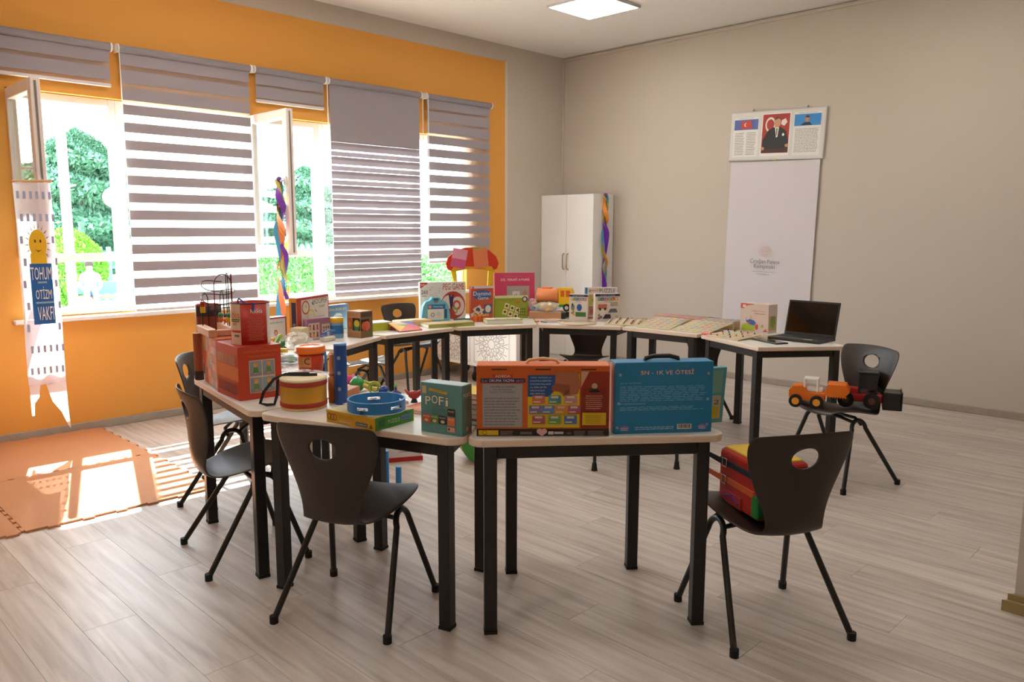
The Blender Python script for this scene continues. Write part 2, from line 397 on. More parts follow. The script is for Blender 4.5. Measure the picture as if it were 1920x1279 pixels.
# ================================================================== TABLES
TL, TS, TD = 0.9856, 0.652, 0.6044
def make_table():
    t = thing('trapezoid_table', 'table', 'table', (0, 0, 0), 0, 'trapezoid tables of the ring')
    # outline with rounded outer corners (outer edge at +y)
    poly = [(-TS / 2, -TD / 2), (TS / 2, -TD / 2)]
    def corner(c, p, q, r):
        c, p, q = Vector(c), Vector(p), Vector(q); u = (p - c).normalized(); v = (q - c).normalized(); h = u.angle(v) / 2; L = r / math.tan(h)
        o = c + (u + v).normalized() * (r / sin(h)); a = c + u * L - o; b_ = c + v * L - o; out = []
        for i in range(7):
            k = a.lerp(b_, i / 6).normalized() * r + o; out.append((k.x, k.y))
        return out
    A, B, Cc, D = (-TS / 2, -TD / 2), (TS / 2, -TD / 2), (TL / 2, TD / 2), (-TL / 2, TD / 2)
    poly += corner(Cc, B, D, 0.055) + corner(D, Cc, A, 0.055)
    bm = bmesh.new(); vs_ = [bm.verts.new((x, y, TT - 0.028)) for x, y in poly]; f = bm.faces.new(vs_)
    r = bmesh.ops.extrude_face_region(bm, geom=[f])
    for v in r['geom']:
        if isinstance(v, bmesh.types.BMVert): v.co.z = TT
    bmesh.ops.recalc_face_normals(bm, faces=bm.faces)
    ed = [e for e in bm.edges if abs(e.verts[0].co.z - e.verts[1].co.z) < 1e-6]
    bmesh.ops.bevel(bm, geom=ed, offset=0.006, segments=2, affect='EDGES', profile=0.6)
    bm.faces.ensure_lookup_table(); bm.verts.index_update()
    top = MB()
    for q in bm.faces:
        top.raw([v.co.copy() for v in q.verts], [list(range(len(q.verts)))], M_TOP if q.normal.z > 0.9 else M_EDGE)
    bm.free(); top.build('tabletop', t)
    lx_o, ly_o, lx_i, ly_i, q = TL / 2 - 0.095, TD / 2 - 0.045, TS / 2 - 0.055, -TD / 2 + 0.04, 0.024
    z1 = TT - 0.0275
    for x, y in ((-lx_o, ly_o), (lx_o, ly_o), (-lx_i, ly_i), (lx_i, ly_i)):
        l = MB().rbox(x - q, y - q, 0.012, x + q, y + q, z1, M_BLACK, r=.003, seg=1).build('leg', t)
        MB().box(x - q - .001, y - q - .001, 0.0, x + q + .001, y + q + .001, 0.0125, M_RUBBER).build('foot_cap', l)
    MB().rbox(-lx_o + q, ly_o - .02, z1 - .05, lx_o - q, ly_o + .02, z1, M_BLACK, r=.003, seg=1).build('rail', t)
    MB().rbox(-lx_i + q, ly_i - .02, z1 - .05, lx_i - q, ly_i + .02, z1, M_BLACK, r=.003, seg=1).build('rail', t)
    for s in (-1, 1):
        a = Vector((s * lx_o, ly_o)); b_ = Vector((s * lx_i, ly_i)); d = (b_ - a).normalized(); n = Vector((-d.y, d.x)) * .02; a = a + d * .026; b_ = b_ - d * .026
        MB().prism([tuple(a + n), tuple(a - n), tuple(b_ - n), tuple(b_ + n)], z1 - .05, z1, M_BLACK).build('rail', t)
    return t
TABLES = [(4.418, -4.875, -129.7, 'trapezoid table carrying the orange reading set box and blue carry case'),
    (3.764, -5.329, -160.8, 'trapezoid table carrying the drum, tambourine and teal game box'),
    (2.956, -5.398, -189.4, 'trapezoid table carrying the red cube box with the round tub on top'),
    (2.224, -5.068, -219.2, 'trapezoid table carrying the orange lidded bucket and clear bags'),
    (1.686, -4.41, -242.4, 'trapezoid table carrying the red board game box and lilac box'),
    (1.485, -3.611, -269.3, 'trapezoid table carrying the tangram board and lime box'),
    (1.672, -2.817, -297.3, 'trapezoid table carrying the peg game and domino boxes'),
    (2.212, -2.226, -327.5, 'trapezoid table carrying the toy tanker truck and puzzle boxes'),
    (2.977, -1.983, -357.3, 'trapezoid table carrying only flat wooden puzzle boards'),
    (3.781, -2.141, -384.9, 'trapezoid end table carrying the black laptop and tablet')]
tp = make_table()
for i, (x, y, a, lb) in enumerate(TABLES):
    o = tp if i == 0 else copy_tree(tp); o.location = (x, y, 0); o.rotation_euler = (0, 0, radians(a)); o['label'] = lb

# ================================================================== CHAIRS
def make_chair():
    t = thing('school_chair', 'chair', 'chair', (0, 0, 0), 0, 'dark plastic school chairs')
    prof = [(.219, .424, .120), (.214, .447, .150), (.196, .456, .182), (.15, .459, .208), (.05, .446, .216), (-.04, .426, .198), (-.11, .407, .165), (-.162, .404, .135), (-.197, .432, .117), (-.213, .485, .121), (-.217, .545, .143), (-.218, .605, .168), (-.222, .66, .191), (-.231, .72, .209), (-.244, .77, .214), (-.257, .798, .198)]
    U = [-1, -.85, -.6, -.3, 0, .3, .6, .85, 1]; vs_ = []; fs = []
    for j, (y, z, hw) in enumerate(prof):
        back = 0 if j < 7 else min(1, max(0, (z - .40) / .12)); k = j / (len(prof) - 1)
        for u in U:
            arch = 0.012 * (1 - u * u) if j == len(prof) - 1 else 0
            vs_.append((u * hw, y + back * .042 * u * u, z + (1 - back) * .014 * u * u + arch))
    n = len(U)
    for j in range(len(prof) - 1):
        for i in range(n - 1): fs.append((j * n + i, j * n + i + 1, (j + 1) * n + i + 1, (j + 1) * n + i))
    me = bpy.data.meshes.new('shell'); me.from_pydata(vs_, [], fs); me.materials.append(M_CHAIR)
    o = bpy.data.objects.new('shell_src', me); COL.objects.link(o)
    s1 = o.modifiers.new('so', 'SOLIDIFY'); s1.thickness = 0.009; s1.offset = 0
    s2 = o.modifiers.new('ss', 'SUBSURF'); s2.levels = 2; s2.render_levels = 2
    cut = MB().lathe([(1, -.2), (1, .2)], M_CHAIR, 32, sx=.056, sy=.040, M=Matrix.Translation((0, -.215, .712)) @ Matrix.Rotation(pi / 2, 4, 'X')).build('cut')
    bo = o.modifiers.new('bo', 'BOOLEAN'); bo.operation = 'DIFFERENCE'; bo.object = cut; bo.solver = 'EXACT'
    dg = bpy.context.evaluated_depsgraph_get(); me2 = bpy.data.meshes.new_from_object(o.evaluated_get(dg)); me2.name = 'shell'
    bpy.data.objects.remove(o); bpy.data.objects.remove(cut)
    for p in me2.polygons: p.use_smooth = True; p.material_index = 0
    sh = bpy.data.objects.new('shell', me2); COL.objects.link(sh); sh.parent = t
    for s in (-1, 1):
        top = Vector((s * .165, .055, .405))
        for e, fy in ((1, .222), (-1, -.222)):
            foot = Vector((s * .242, fy, .012)); k = Vector((s * .178, .055 + e * .055, .355)); pts = [foot, foot.lerp(k, .5), k]
            for i in range(1, 7):
                a = pi / 2 * i / 6; pts.append(Vector((s * (.178 - .013 * sin(a)), .055 + e * .055 * cos(a), .355 + .05 * sin(a))))
            l = MB().tube(pts, .0125, M_TUBE, 10).build('leg', t)
            MB().cyl(.0165, 0, .03, M_RUBBER, 12, (foot.x, foot.y, 0)).build('foot_cap', l)
    for y, z in ((.12, .405), (-.0, .388)):
        MB().tube([(-.17, y * .5 + .03, z - .01), (-.1, y, z + .012), (.1, y, z + .012), (.17, y * .5 + .03, z - .01)], .010, M_TUBE, 8).build('cross_bar', t)
    return t
CHAIRS = [(3.839, -5.583, 27, 'dark plastic school chair pushed up to the drum and tambourine table'),
    (2.988, -5.64, -11, 'dark plastic school chair pushed up to the table with the red cube box'),
    (2.128, -5.285, -39, 'dark plastic school chair beside the foam mats, behind the bead maze'),
    (5.036, -4.533, 59.3, 'dark plastic school chair with the red toy bag on its seat'),
    (4.505, -2.535, 160, 'dark plastic school chair with toy trucks on its seat'),
    (2.141, -2.114, -147.5, 'dark plastic school chair tucked under the table with the tanker truck'),
    (3.03, -1.85, -177.3, 'dark plastic school chair tucked under the table of flat puzzle boards'),
    (0.49, -2.68, -88, 'dark plastic school chair standing alone against the orange window wall'),
    (1.08, -3.66, -52, 'dark plastic school chair tucked under the tangram board table')]
cp = make_chair()
for i, (x, y, a, lb) in enumerate(CHAIRS):
    o = cp if i == 0 else copy_tree(cp); o.location = (x, y, 0); o.rotation_euler = (0, 0, radians(a)); o['label'] = lb

# low stool standing in the middle of the ring (only its feet show under the front table)
t = thing('low_stool', 'low black stool with rubber feet standing inside the table ring', 'stool', (3.40, -3.17, 0), radians(49))
MB().rbox(-.285, -.19, .40, .285, .19, .43, C('2a2522', 0.5), r=.012, seg=2).build('seat', t)
for sx in (-1, 1):
    for sy in (-1, 1):
        l = MB().tube([(sx * .258, sy * .165, .405), (sx * .265, sy * .17, .02)], .011, M_TUBE, 10).build('leg', t)
        MB().lathe([(.021, 0), (.018, .015), (.014, .05)], M_RUBBER, 12, (sx * .265, sy * .17, 0)).build('foot_cap', l)

# ================================================================== FURNITURE ALONG THE WALLS
t = thing('wardrobe', 'tall white two-door cabinet in the room corner', 'cabinet', (0.396, -0.185, 0))
hw, hd, hh = 0.391, 0.17, 1.91
MB().box(-hw, -hd, 0.0, hw, hd, hh, M_WHITE).build('carcass', t)
for s in (-1, 1):
    d = MB().rbox(min(s * .002, s * hw), -hd - .018, .06, max(s * .002, s * hw), -hd - .001, hh - .002, M_WHITE, r=.002, seg=1).build('door', t)
    x = s * .03
    MB().tube([(x, -hd - .018, 1.06), (x, -hd - .045, 1.075), (x, -hd - .047, 1.12), (x, -hd - .047, 1.19), (x, -hd - .045, 1.23), (x, -hd - .018, 1.245)], .006, C('b39a63', 0.3, metal=0.8, var=0), 8).build('handle', d)

t = thing('patterned_trolley', 'white low cabinet on casters with star lattice pattern panels', 'cabinet', (0.64, -1.84, 0))
PWH = C('f6f4f1', 0.4, var=0)
MB().rbox(-.6, -.2, .165, .6, .2, .62, PWH, r=.004, seg=1).build('body', t)
for x in (-.5, -.02, .5):
    for y in (-.14, .14):
        c_ = MB().tube([(x - .015, y, .05), (x + .015, y, .05)], .05, M_RUBBER, 16).build('caster', t)
        MB().box(x - .02, y - .02, .09, x + .02, y + .02, .166, M_BLACK).build('caster_fork', c_)
def star_panel(x0, x1, z0, z1, y):
    b_ = MB(); g = C('75726f', 0.6, var=0); cx_, cz = (x0 + x1) / 2, (z0 + z1) / 2; R = min(x1 - x0, z1 - z0) / 2
    def ln(p, q, w_=.0045):
        p, q = Vector(p), Vector(q)
        p = Vector((min(max(p.x, x0), x1), min(max(p.y, z0), z1))); q = Vector((min(max(q.x, x0), x1), min(max(q.y, z0), z1)))
        d = q - p
        if d.length < 1e-4: return
        n_ = Vector((-d.y, d.x)).normalized() * w_ / 2
        b_.face([(p.x + n_.x, y, p.y + n_.y), (p.x - n_.x, y, p.y - n_.y), (q.x - n_.x, y, q.y - n_.y), (q.x + n_.x, y, q.y + n_.y)], g)
    pt = lambda r, a: (cx_ + r * cos(a), cz + r * sin(a))
    N = 12
    for i in range(N):
        a = 2 * pi * i / N; h_ = pi / N
        ln(pt(R * .30, a), pt(R * .22, a + h_)); ln(pt(R * .22, a + h_), pt(R * .30, a + 2 * h_))
        ln(pt(R * .34, a), pt(R * .52, a + h_ * .8)); ln(pt(R * .34, a), pt(R * .52, a - h_ * .8)); ln(pt(R * .52, a + h_ * .8), pt(R * .68, a)); ln(pt(R * .52, a - h_ * .8), pt(R * .68, a))
        k = a + h_
        for rr in ((.58, .88),):
            ln(pt(R * .56, k), pt(R * .66, k + .13)); ln(pt(R * .66, k + .13), pt(R * .92, k + .12)); ln(pt(R * .92, k + .12), pt(R * .92, k - .12)); ln(pt(R * .92, k - .12), pt(R * .66, k - .13)); ln(pt(R * .66, k - .13), pt(R * .56, k))
        ln(pt(R * .74, a), pt(R * 1.2, a + .10)); ln(pt(R * .74, a), pt(R * 1.2, a - .10))
    for e in (0, .012):
        for p, q in (((x0 - e, z0 - e), (x1 + e, z0 - e)), ((x1 + e, z0 - e), (x1 + e, z1 + e)), ((x1 + e, z1 + e), (x0 - e, z1 + e)), ((x0 - e, z1 + e), (x0 - e, z0 - e))):
            d = Vector(q) - Vector(p); n_ = Vector((-d.y, d.x)).normalized() * .0012
            b_.face([(p[0] + n_.x, y, p[1] + n_.y), (p[0] - n_.x, y, p[1] - n_.y), (q[0] - n_.x, y, q[1] - n_.y), (q[0] + n_.x, y, q[1] + n_.y)], g)
    return b_
for x0, x1 in ((-.565, -.055), (.02, .50)): star_panel(x0, x1, .215, .60, -.2012).build('lattice_panel', t)

# ---- notice board and hanging paper on the back wall
t = thing('notice_board', 'framed white notice board with flag and portrait prints, hung askew', 'notice board', (2.715, -0.012, 2.412), 0, rot=(0, radians(2.0), 0))
bw, bh = .965, .465
MB().rbox(-bw / 2, -.012, -bh / 2, bw / 2, .011, bh / 2, C('c9c6c4', 0.4, var=0), r=.004).build('frame', t)
f = Face((-bw / 2 + .012, -.0125, -bh / 2 + .012), (bw - .024, 0, 0), (0, 0, bh - .024), (0, -1, 0))
f.rect(0, 0, 1, 1, 'd9d4d0'); f.cut(t, 'panel')
f.rect(.03, .05, .31, .90, 'e6e1dc').rect(.035, .64, .305, .86, '5566a8').poly([(.115, .66), (.24, .67), (.22, .84), (.11, .82)], 'c43a2a').disc(.165, .75, .018, .04, 'e8ddd5').disc(.172, .75, .014, .032, 'c43a2a').lines(.05, .10, .16, .6, 14, '8d8884').lines(.18, .10, .29, .6, 14, '8d8884').text('İSTİKLAL MARŞI', .09, .875, .25, .895, '4b4744')
f.cut(t, 'anthem_sheet'); f.rect(.345, .06, .655, .96, 'ece6e0').rect(.355, .12, .645, .94, 'a8261c').ring(.44, .72, .055, .16, .72, 'e6d8cc').poly([(.56, .80), (.60, .84), (.62, .76), (.59, .68), (.555, .72)], 'e6d8cc')
f.poly([(.36, .14), (.365, .40), (.42, .60), (.47, .66), (.55, .66), (.61, .58), (.64, .36), (.64, .14)], '14110f').poly([(.49, .66), (.535, .66), (.525, .46), (.51, .44)], 'e6e0d8').poly([(.508, .64), (.52, .64), (.518, .50), (.51, .48)], '3a2a20').poly([(.36, .12), (.645, .12), (.645, .22), (.36, .20)], '4a1712').disc(.37, .22, .02, .035, 'c98f6a').disc(.63, .27, .02, .035, 'c98f6a').disc(.515, .76, .038, .10, 'c9936e').poly([(.475, .80), (.50, .88), (.54, .87), (.555, .80), (.53, .845)], '5a3a22').disc(.585, .50, .012, .03, 'efeae4')
f.cut(t, 'portrait_sheet'); f.rect(.69, .05, .97, .95, 'e6e1dc').rect(.695, .66, .965, .90, '2a86c8').poly([(.76, .67), (.79, .72), (.81, .73), (.85, .73), (.88, .67)], '1b1816').disc(.825, .80, .024, .06, 'b98560').poly([(.80, .83), (.82, .875), (.85, .85), (.845, .82)], '4a3020').lines(.71, .12, .95, .62, 17, '8d8884', ragged=.05).text('GENÇLİĞE HİTABE', .74, .915, .92, .935, '4b4744')
f.build(t)
for x in (-.25, .30): MB().tube([(x, -.006, bh / 2), (x, .0, bh / 2 + .02)], .008, M_CHROME, 8).build('hanger', t)
MB().rbox(-.012, -.018, -bh / 2 - .004, .03, -.011, -bh / 2 + .014, C('d8c9a0', 0.4, var=0), r=.002, seg=1).build('clip', t)

t = thing('paper_roll_sheet', 'long white hotel flip-chart paper hanging below the notice board', 'paper', (2.71, -0.016, 2.168), 0, rot=(0, radians(1.2), 0))
b_ = MB(); NX, NZ = 6, 14; PX = .455; PZ = 1.74; vs_ = []
for j in range(NZ + 1):
    for i in range(NX + 1):
        x = -PX + 2 * PX * i / NX; z = -PZ * j / NZ; yv = -.003 - .010 * (j / NZ) * (1 + sin(i * 1.3 + j * .4)) * .5
        vs_.append((x, yv, z))
b_.raw(vs_, [(j * (NX + 1) + i, (j + 1) * (NX + 1) + i, (j + 1) * (NX + 1) + i + 1, j * (NX + 1) + i + 1) for j in range(NZ) for i in range(NX)], C('d6cdd0', 0.8, var=0.01), True)
b_.build('sheet', t)
f = Face((-PX, -.0145, -PZ), (2 * PX, 0, 0), (0, 0, PZ), (0, -1, 0))
f.ring(.475, .505, .075, .034, .9, 'd9b3a6', 4)
for k in range(4): f.ring(.475 + .022 * cos(pi / 4 + k * pi / 2), .505 + .011 * sin(pi / 4 + k * pi / 2), .026, .014, .78, 'd9b3a6', 12)
f.rect(.41, .477, .54, .4785, 'd9b3a6').rect(.41, .532, .54, .5335, 'd9b3a6').rect(.41, .477, .4125, .5335, 'd9b3a6').rect(.5375, .477, .54, .5335, 'd9b3a6')
f.cut(t, 'emblem'); f.text('Çırağan Palace', .305, .431, .645, .462, '6f6a6c').text('Kempinski', .355, .402, .595, .432, '6f6a6c').rect(.335, .389, .615, .3905, '8a8486').text('İSTANBUL', .40, .372, .54, .381, '6f6a6c')
f.build(t)

# ================================================================== HANGING THINGS
def ribbon(z0, z1, phase, turns, rad, width, mat, drift=(0, 0), n=60, seed=0):
    rnd = random.Random(seed); vs_ = []
    for i in range(n + 1):
        s = i / n; a = phase + turns * 2 * pi * s + .35 * sin(s * 17 + seed); r = rad * (.5 + .5 * sin(s * 9 + seed) ** 2) + .004
        c = Vector((drift[0] * s + r * cos(a), drift[1] * s + r * sin(a), z0 + (z1 - z0) * s)); d = Vector((-sin(a * .5 + seed), cos(a * .5 + seed), .15)) * width * (.75 + .25 * cos(s * 13 + seed)) / 2
        vs_ += [c - d, c + d]
    return MB().raw(vs_, [(2 * i, 2 * i + 1, 2 * i + 3, 2 * i + 2) for i in range(n)], mat, True)
def streamer(name, label, loc, ln, cols):
    t = thing(name, label, 'streamer', loc)
    for i, (h, k, dy) in enumerate(cols): ribbon(0, -ln * k, i * 1.6, 1.7 + .35 * i, .018, .062, C(h, 0.7, var=0.05), (0, dy), seed=i + 1).build('ribbon', t)
    MB().ball((0, 0, .0), .022, C('6b3c9a', 0.7), 10).build('knot', t)
    return t
streamer('paper_streamer', 'twisted blue, orange and purple paper streamer hanging from the open sash handle', (.53, -4.03, 1.905), 1.12, (('58a9d8', 1.0, -.03), ('f08b58', .98, -.03), ('7a3bb0', .86, .03), ('f3e06a', .88, .035)))
t = streamer('paper_streamer', 'twisted turquoise, purple and orange paper streamer on the side of the white cabinet', (.812, -.19, 1.90), 1.25, (('5fb4d4', 1.0, 0), ('6a20a8', 1.0, 0), ('f09a3c', .98, .02), ('e8c53c', .7, .02)))

t = thing('foundation_banner', 'torn plastic banner with smiling sun and blue lettering on open sash', 'banner', (.645, -5.815, 1.80))
MB().tube([(0, -.115, 0), (0, .115, .012)], .008, C('d9a878', 0.6), 8).build('rod', t)
MB().tube([(0, -.06, .003), (-.06, .02, .10), (0, .07, .008)], .0015, M_WHITE, 5).build('string', t)
M_PL = fabric('banner_plastic', 'e2d9de', 0.05, 0.45)
prof = [(-.108, .108, 0), (-.106, .108, -.4), (-.10, .105, -.8), (-.098, .104, -1.10), (-.095, .104, -1.30)]
b_ = MB(); ny = 10; vs_ = []; rows = 26
for j in range(rows + 1):
    z = -1.30 * j / rows; wv = .010 * sin(j * .5)
    for i in range(ny + 1):
        y = -.108 + .216 * i / ny; vs_.append((.012 * sin(i * 1.1 + j * .18) + wv * .4, y, z))
b_.raw(vs_, [(j * (ny + 1) + i, j * (ny + 1) + i + 1, (j + 1) * (ny + 1) + i + 1, (j + 1) * (ny + 1) + i) for j in range(rows) for i in range(ny)], M_PL, True)
# torn tails
for pts in ([(-.108, -1.30), (-.045, -1.30), (-.055, -1.38), (-.085, -1.42), (-.09, -1.50), (-.105, -1.50)], [(-.012, -1.30), (.108, -1.30), (.11, -1.45), (.118, -1.62), (.105, -1.60), (.07, -1.50), (.02, -1.42)]):
    b_.face([(.004 * sin(9 * z), y, z) for y, z in pts], M_PL)
b_.build('sheet', t)
f = Face((.020, -.108, -1.30), (0, .216, 0), (0, 0, 1.30), (1, 0, 0))
for r_ in range(9):
    v = .955 - r_ * .108
    for k in range(6):
        u = .05 + k * .165 + (.05 if r_ % 2 else 0)
        if .22 < v < .80 and .2 < u < .85: continue
        f.rect(u, v - .036, min(.99, u + .075), v, 'a9b0d2')
f.cut(t, 'square_pattern', True); f.rect(.24, .305, .82, .605, '2266b4'); f.cut(t, 'name_panel')
f.disc(.50, .70, .235, .072, 'e8b923')
for k in range(18):
    a = 2 * pi * k / 18; f.poly([(.50 + .25 * cos(a), .70 + .078 * sin(a)), (.50 + .36 * cos(a + .03), .70 + .108 * sin(a + .03)), (.50 + .25 * cos(a + .07), .70 + .078 * sin(a + .07))], '3b3226')
f.rect(.28, .605, .70, .655, 'e8b923')
f.disc(.43, .715, .025, .008, '4a3a1a').disc(.57, .715, .025, .008, '4a3a1a').poly([(.40, .675), (.50, .662), (.60, .675), (.50, .668)], '4a3a1a')
f.cut(t, 'sun_emblem'); f.text('TOHUM', .25, .525, .80, .588, 'f2efec').rect(.42, .508, .66, .517, '8fb0c8').text('OTİZM', .34, .43, .76, .492, 'f2efec').rect(.33, .408, .80, .417, '8fb0c8').text('VAKFI', .36, .325, .78, .392, 'f2efec')
f.build(t)

# ================================================================== FRONT TABLE: reading set box and blue case
t, F = carton('reading_set_box', 'large orange suitcase carton with reading and writing set print', 'box', (4.486, -5.197), 45.5, .485, .10, .258, 'd2601f')
MB().rbox(-.2425, -.05, .2575, .2425, .05, .262, C('d9733c', 0.45, var=0.02), r=.002, seg=1).build('lid_flap', t)
MB().tube([(-.062, 0, .262), (-.05, 0, .274), (0, 0, .280), (.05, 0, .274), (.062, 0, .262)], .006, C('e6b58a', 0.5), 8).build('carry_handle', t)
for x in (-.16, .0, .165): MB().box(x - .028, -.0512, .245, x + .028, -.0495, .25, C('5c2c14', 0.6)).build('slot', t)
f = F['front']
f.rect(0, 0, 1, .105, '2b1f18').rect(.785, .105, 1, .93, '9c3018').poly([(.785, .70), (.845, .93), (.785, .93)], 'd8a583')
f.rect(.12, .845, .27, .885, 'b8442a').text('ADEDA', .14, .848, .255, .88, 'f2e4da').rect(.03, .77, .365, .832, '2b2c66').text('İLK', .04, .782, .085, .82, 'eaa23a').text('OKUMA YAZMA', .095, .782, .285, .82, 'f4efe8').text('SETİ', .297, .782, .355, .82, 'eaa23a')
f.rect(.045, .13, .345, .755, 'a8a3a2').text('OKUMA ve YAZMA', .105, .70, .285, .725, '3a3636').text('HİÇ BU KADAR', .125, .66, .265, .685, '3a3636').text('KOLAY OLMAMIŞTI', .10, .62, .29, .645, '3a3636').lines(.06, .16, .33, .58, 10, '7c7676', .35)
f.rect(.385, .125, .775, .62, 'e3bd22').poly([(.56, .60), (.775, .60), (.775, .90), (.73, .90)], 'e3bd22').poly([(.385, .57), (.55, .57), (.59, .70), (.59, .88), (.385, .88)], '1f4f8f')
for k, s in enumerate(('YENİ, ÖZGÜN ve', 'KALİTELİ EĞİTİM', 'MATERYALLERİ', 'ile BİRLİKTE', 'EĞLENCELİ', 'BİR EĞİTİM.')): f.text(s, .405, .835 - k * .046, .405 + (.155, .155, .15, .12, .105, .11)[k], .858 - k * .046, 'f2efe8')
f.poly([(.585, .72), (.60, .93), (.765, .92), (.775, .70), (.76, .62), (.66, .57)], 'b56a4a').poly([(.565, .66), (.65, .63), (.70, .66), (.70, .74), (.60, .76), (.565, .72)], '9c5233').poly([(.65, .58), (.70, .62), (.70, .68), (.66, .64)], '7c3e26')
for j, n_ in enumerate((3, 4, 3)):
    for i in range(n_):
        u = (.42 + i * .12) if n_ == 3 else (.395 + i * .097); v = .47 - j * .145; h_ = ('c96a52', '4f8f8a', 'c98a86', '7a6f9c', '5f7fb8', 'd08a3a', 'b0566a', '6a9a4c', '4f6fa8', 'c7a0a0')[j * 3 + i]
        f.rect(u, v, u + .095, v + .12, h_).rect(u + .02, v + .08, u + .075, v + .11, 'd8c8c0').rect(u + .008, v + .02, u + .06, v + .035, 'e8d9a0')
f.rect(.80, .37, .97, .68, '8c2a16').ring(.885, .53, .085, .155, .985, 'c98a78', 4).disc(.885, .725, .022, .045, 'c9a58c').poly([(.84, .635), (.865, .69), (.905, .69), (.93, .635)], '241a16').lines(.82, .40, .95, .61, 7, 'd8a090', .3).rect(.795, .165, .975, .345, 'e0b41c').lines(.82, .19, .95, .32, 6, '8a6a20', .3)
f.rect(.015, .02, .165, .092, 'dcae22').ring(.06, .056, .018, .03, .8, '3a3018', 14).lines(.18, .02, .28, .09, 4, '9a8a80').lines(.33, .035, .42, .075, 2, 'b8a8a0').disc(.475, .075, .022, .04, 'e0b0a8').disc(.51, .075, .022, .04, 'e0b0a8').poly([(.455, .06), (.53, .06), (.4925, .0)], 'e0b0a8').rect(.54, .03, .58, .075, 'd8d0c8').rect(.585, .035, .655, .07, 'c8c0b8').lines(.68, .035, .72, .07, 2, '9a8a80').lines(.735, .01, .82, .09, 5, '9a8a80').lines(.84, .02, .97, .09, 4, '9a8a80')
f.build(t); F['right'].rect(0, 0, 1, .105, '2b1f18').build(t)

t, F = carton('carry_case', 'turquoise blue plastic carry case with black handle and question-game print', 'case', (4.772, -4.846), 51.4, .372, .085, .268, '1f7fb2')
MB().rbox(-.1865, -.02, 0.004, -.1855, .04, .26, C('d98a72', 0.5), r=.0003, seg=1).build('side_label', t)
MB().tube([(-.065, 0, .262), (-.062, 0, .276), (-.03, 0, .284), (.03, 0, .284), (.062, 0, .276), (.065, 0, .262)], .0085, C('141110', 0.4), 8).build('handle', t)
f = F['front']
f.text('5N - 1K VE ÖTESİ', .255, .825, .80, .905, 'e86a4a').text('5N - 1K VE ÖTESİ', .259, .829, .796, .899, 'f4ded4')
f.text('5N 1K VE ÖTESİ', .05, .705, .26, .722, 'bfdcec').lines(.05, .46, .955, .68, 9, '7fbfdf', .35, .12).cut(t, 'info_text', True).text('SET NASIL KULLANILMALIDIR', .05, .415, .31, .432, 'bfdcec').lines(.05, .33, .93, .39, 3, '7fbfdf', .4, .15).cut(t, 'info_text', True)
f.lines(.21, .055, .61, .105, 2, 'a8d0e4', .5, .05).cut(t, 'info_text', True).rect(.64, .05, .79, .125, 'e8e2dc')
f.cut(t, 'print')
for k in range(9): f.rect(.652 + k * .014, .065, .658 + k * .014 + (k % 3) * .002, .118, '5a4a3a')
f.cut(t, 'barcode')
for u in (.06, .86): f.cut(t, 'corner_logo').poly([(u, .05), (u + .08, .04), (u + .09, .10), (u + .03, .125), (u - .01, .09)], '7f86b8').lines(u + .005, .05, u + .075, .10, 2, 'e0c0b8', .5)
for u, v in ((.05, .83), (.95, .83), (.04, .43), (.95, .47), (.03, .09), (.95, .11)): MB().tube([f.P(u, v, 0), f.P(u, v, .0022)], .0048, C('c8d4da', .3, metal=.7, var=0), 12).tube([f.P(u, v, .0021), f.P(u, v, .0026)], .0022, C('3a4a50', .4), 8).build('rivet', t)
f.build(t)
t, F = carton('activity_folder', 'light blue picture folder leaning behind the blue carry case', 'folder', (4.80, -4.600), 60, .15, .018, .225, '5fa6b8', tilt=6)
F['front'].rect(.1, .55, .9, .95, '7fb8a8').rect(.1, .08, .9, .50, 'c9c4a8').rect(.55, .10, .85, .30, 'd8c03a').text('2', .7, .34, .85, .42, '3a3a3a'); F['front'].build(t)

# ================================================================== DRUM TABLE
t, F = carton('pofi_game_box', 'teal card game box standing upright with cream bubble lettering', 'box', (4.203, -5.443), 16, .182, .068, .188, '5f8f8a')
f = F['front']
f.poly([(.04, .78), (.14, .78), (.14, .93), (.04, .93)], 'd8b48c').cut(t, 'bookmark_print').poly([(.20, .845), (.64, .80), (.66, .85), (.21, .90)], 'd2a23a').text('EV İÇİ EĞLENCE', .25, .835, .61, .86, '5a4520')
for k, (c_, u, v, w_) in enumerate((('P', .12, .56, .13), ('O', .275, .595, .15), ('F', .45, .58, .12), ('i', .615, .57, .06))): f.text(c_, u - .010, v - .014, u + w_ + .010, v + .184, '6a5a44').text(c_, u, v, u + w_, v + .17, 'f0e2c8')
f.cut(t, 'ribbon_print').lines(.28, .36, .70, .53, 6, '46706c', .35).cut(t, 'info_text', True).text('EN KOMİK', .30, .545, .58, .565, '2f5450')
f.cut(t, 'print')
for k, h_ in enumerate(('c25a44', '6f8a3c', '3a3c44')): f.cut(t, 'picture_card').rect(.05 + k * .2, .20, .24 + k * .2, .37, h_).text('POFİ', .075 + k * .2, .31, .215 + k * .2, .35, 'f0e2c8').disc(.145 + k * .2, .25, .05, .03, 'd8b890')
f.cut(t, 'picture_card'); f.rect(.665, .385, .84, .53, '3a2a22').text('POFİ', .685, .46, .82, .50, 'f0e2c8').cut(t, 'picture_card').rect(.665, .19, .84, .365, 'd8744c').text('POFİ', .685, .30, .82, .34, 'f0d8c0').cut(t, 'picture_card').rect(.665, .07, .84, .165, 'd89a7c').disc(.70, .12, .02, .03, '4a2a20').text('2-6', .32, .075, .40, .10, 'c87a5c')
f.build(t); F['right'].text('POFİ', .15, .76, .85, .86, 'e8dcc4').lines(.2, .5, .8, .72, 7, '46706c', .35).disc(.5, .12, .12, .05, 'd89a7c'); F['right'].build(t)
F['top'].rect(0.01, .02, .99, .98, 'a9c0c4').build(t)

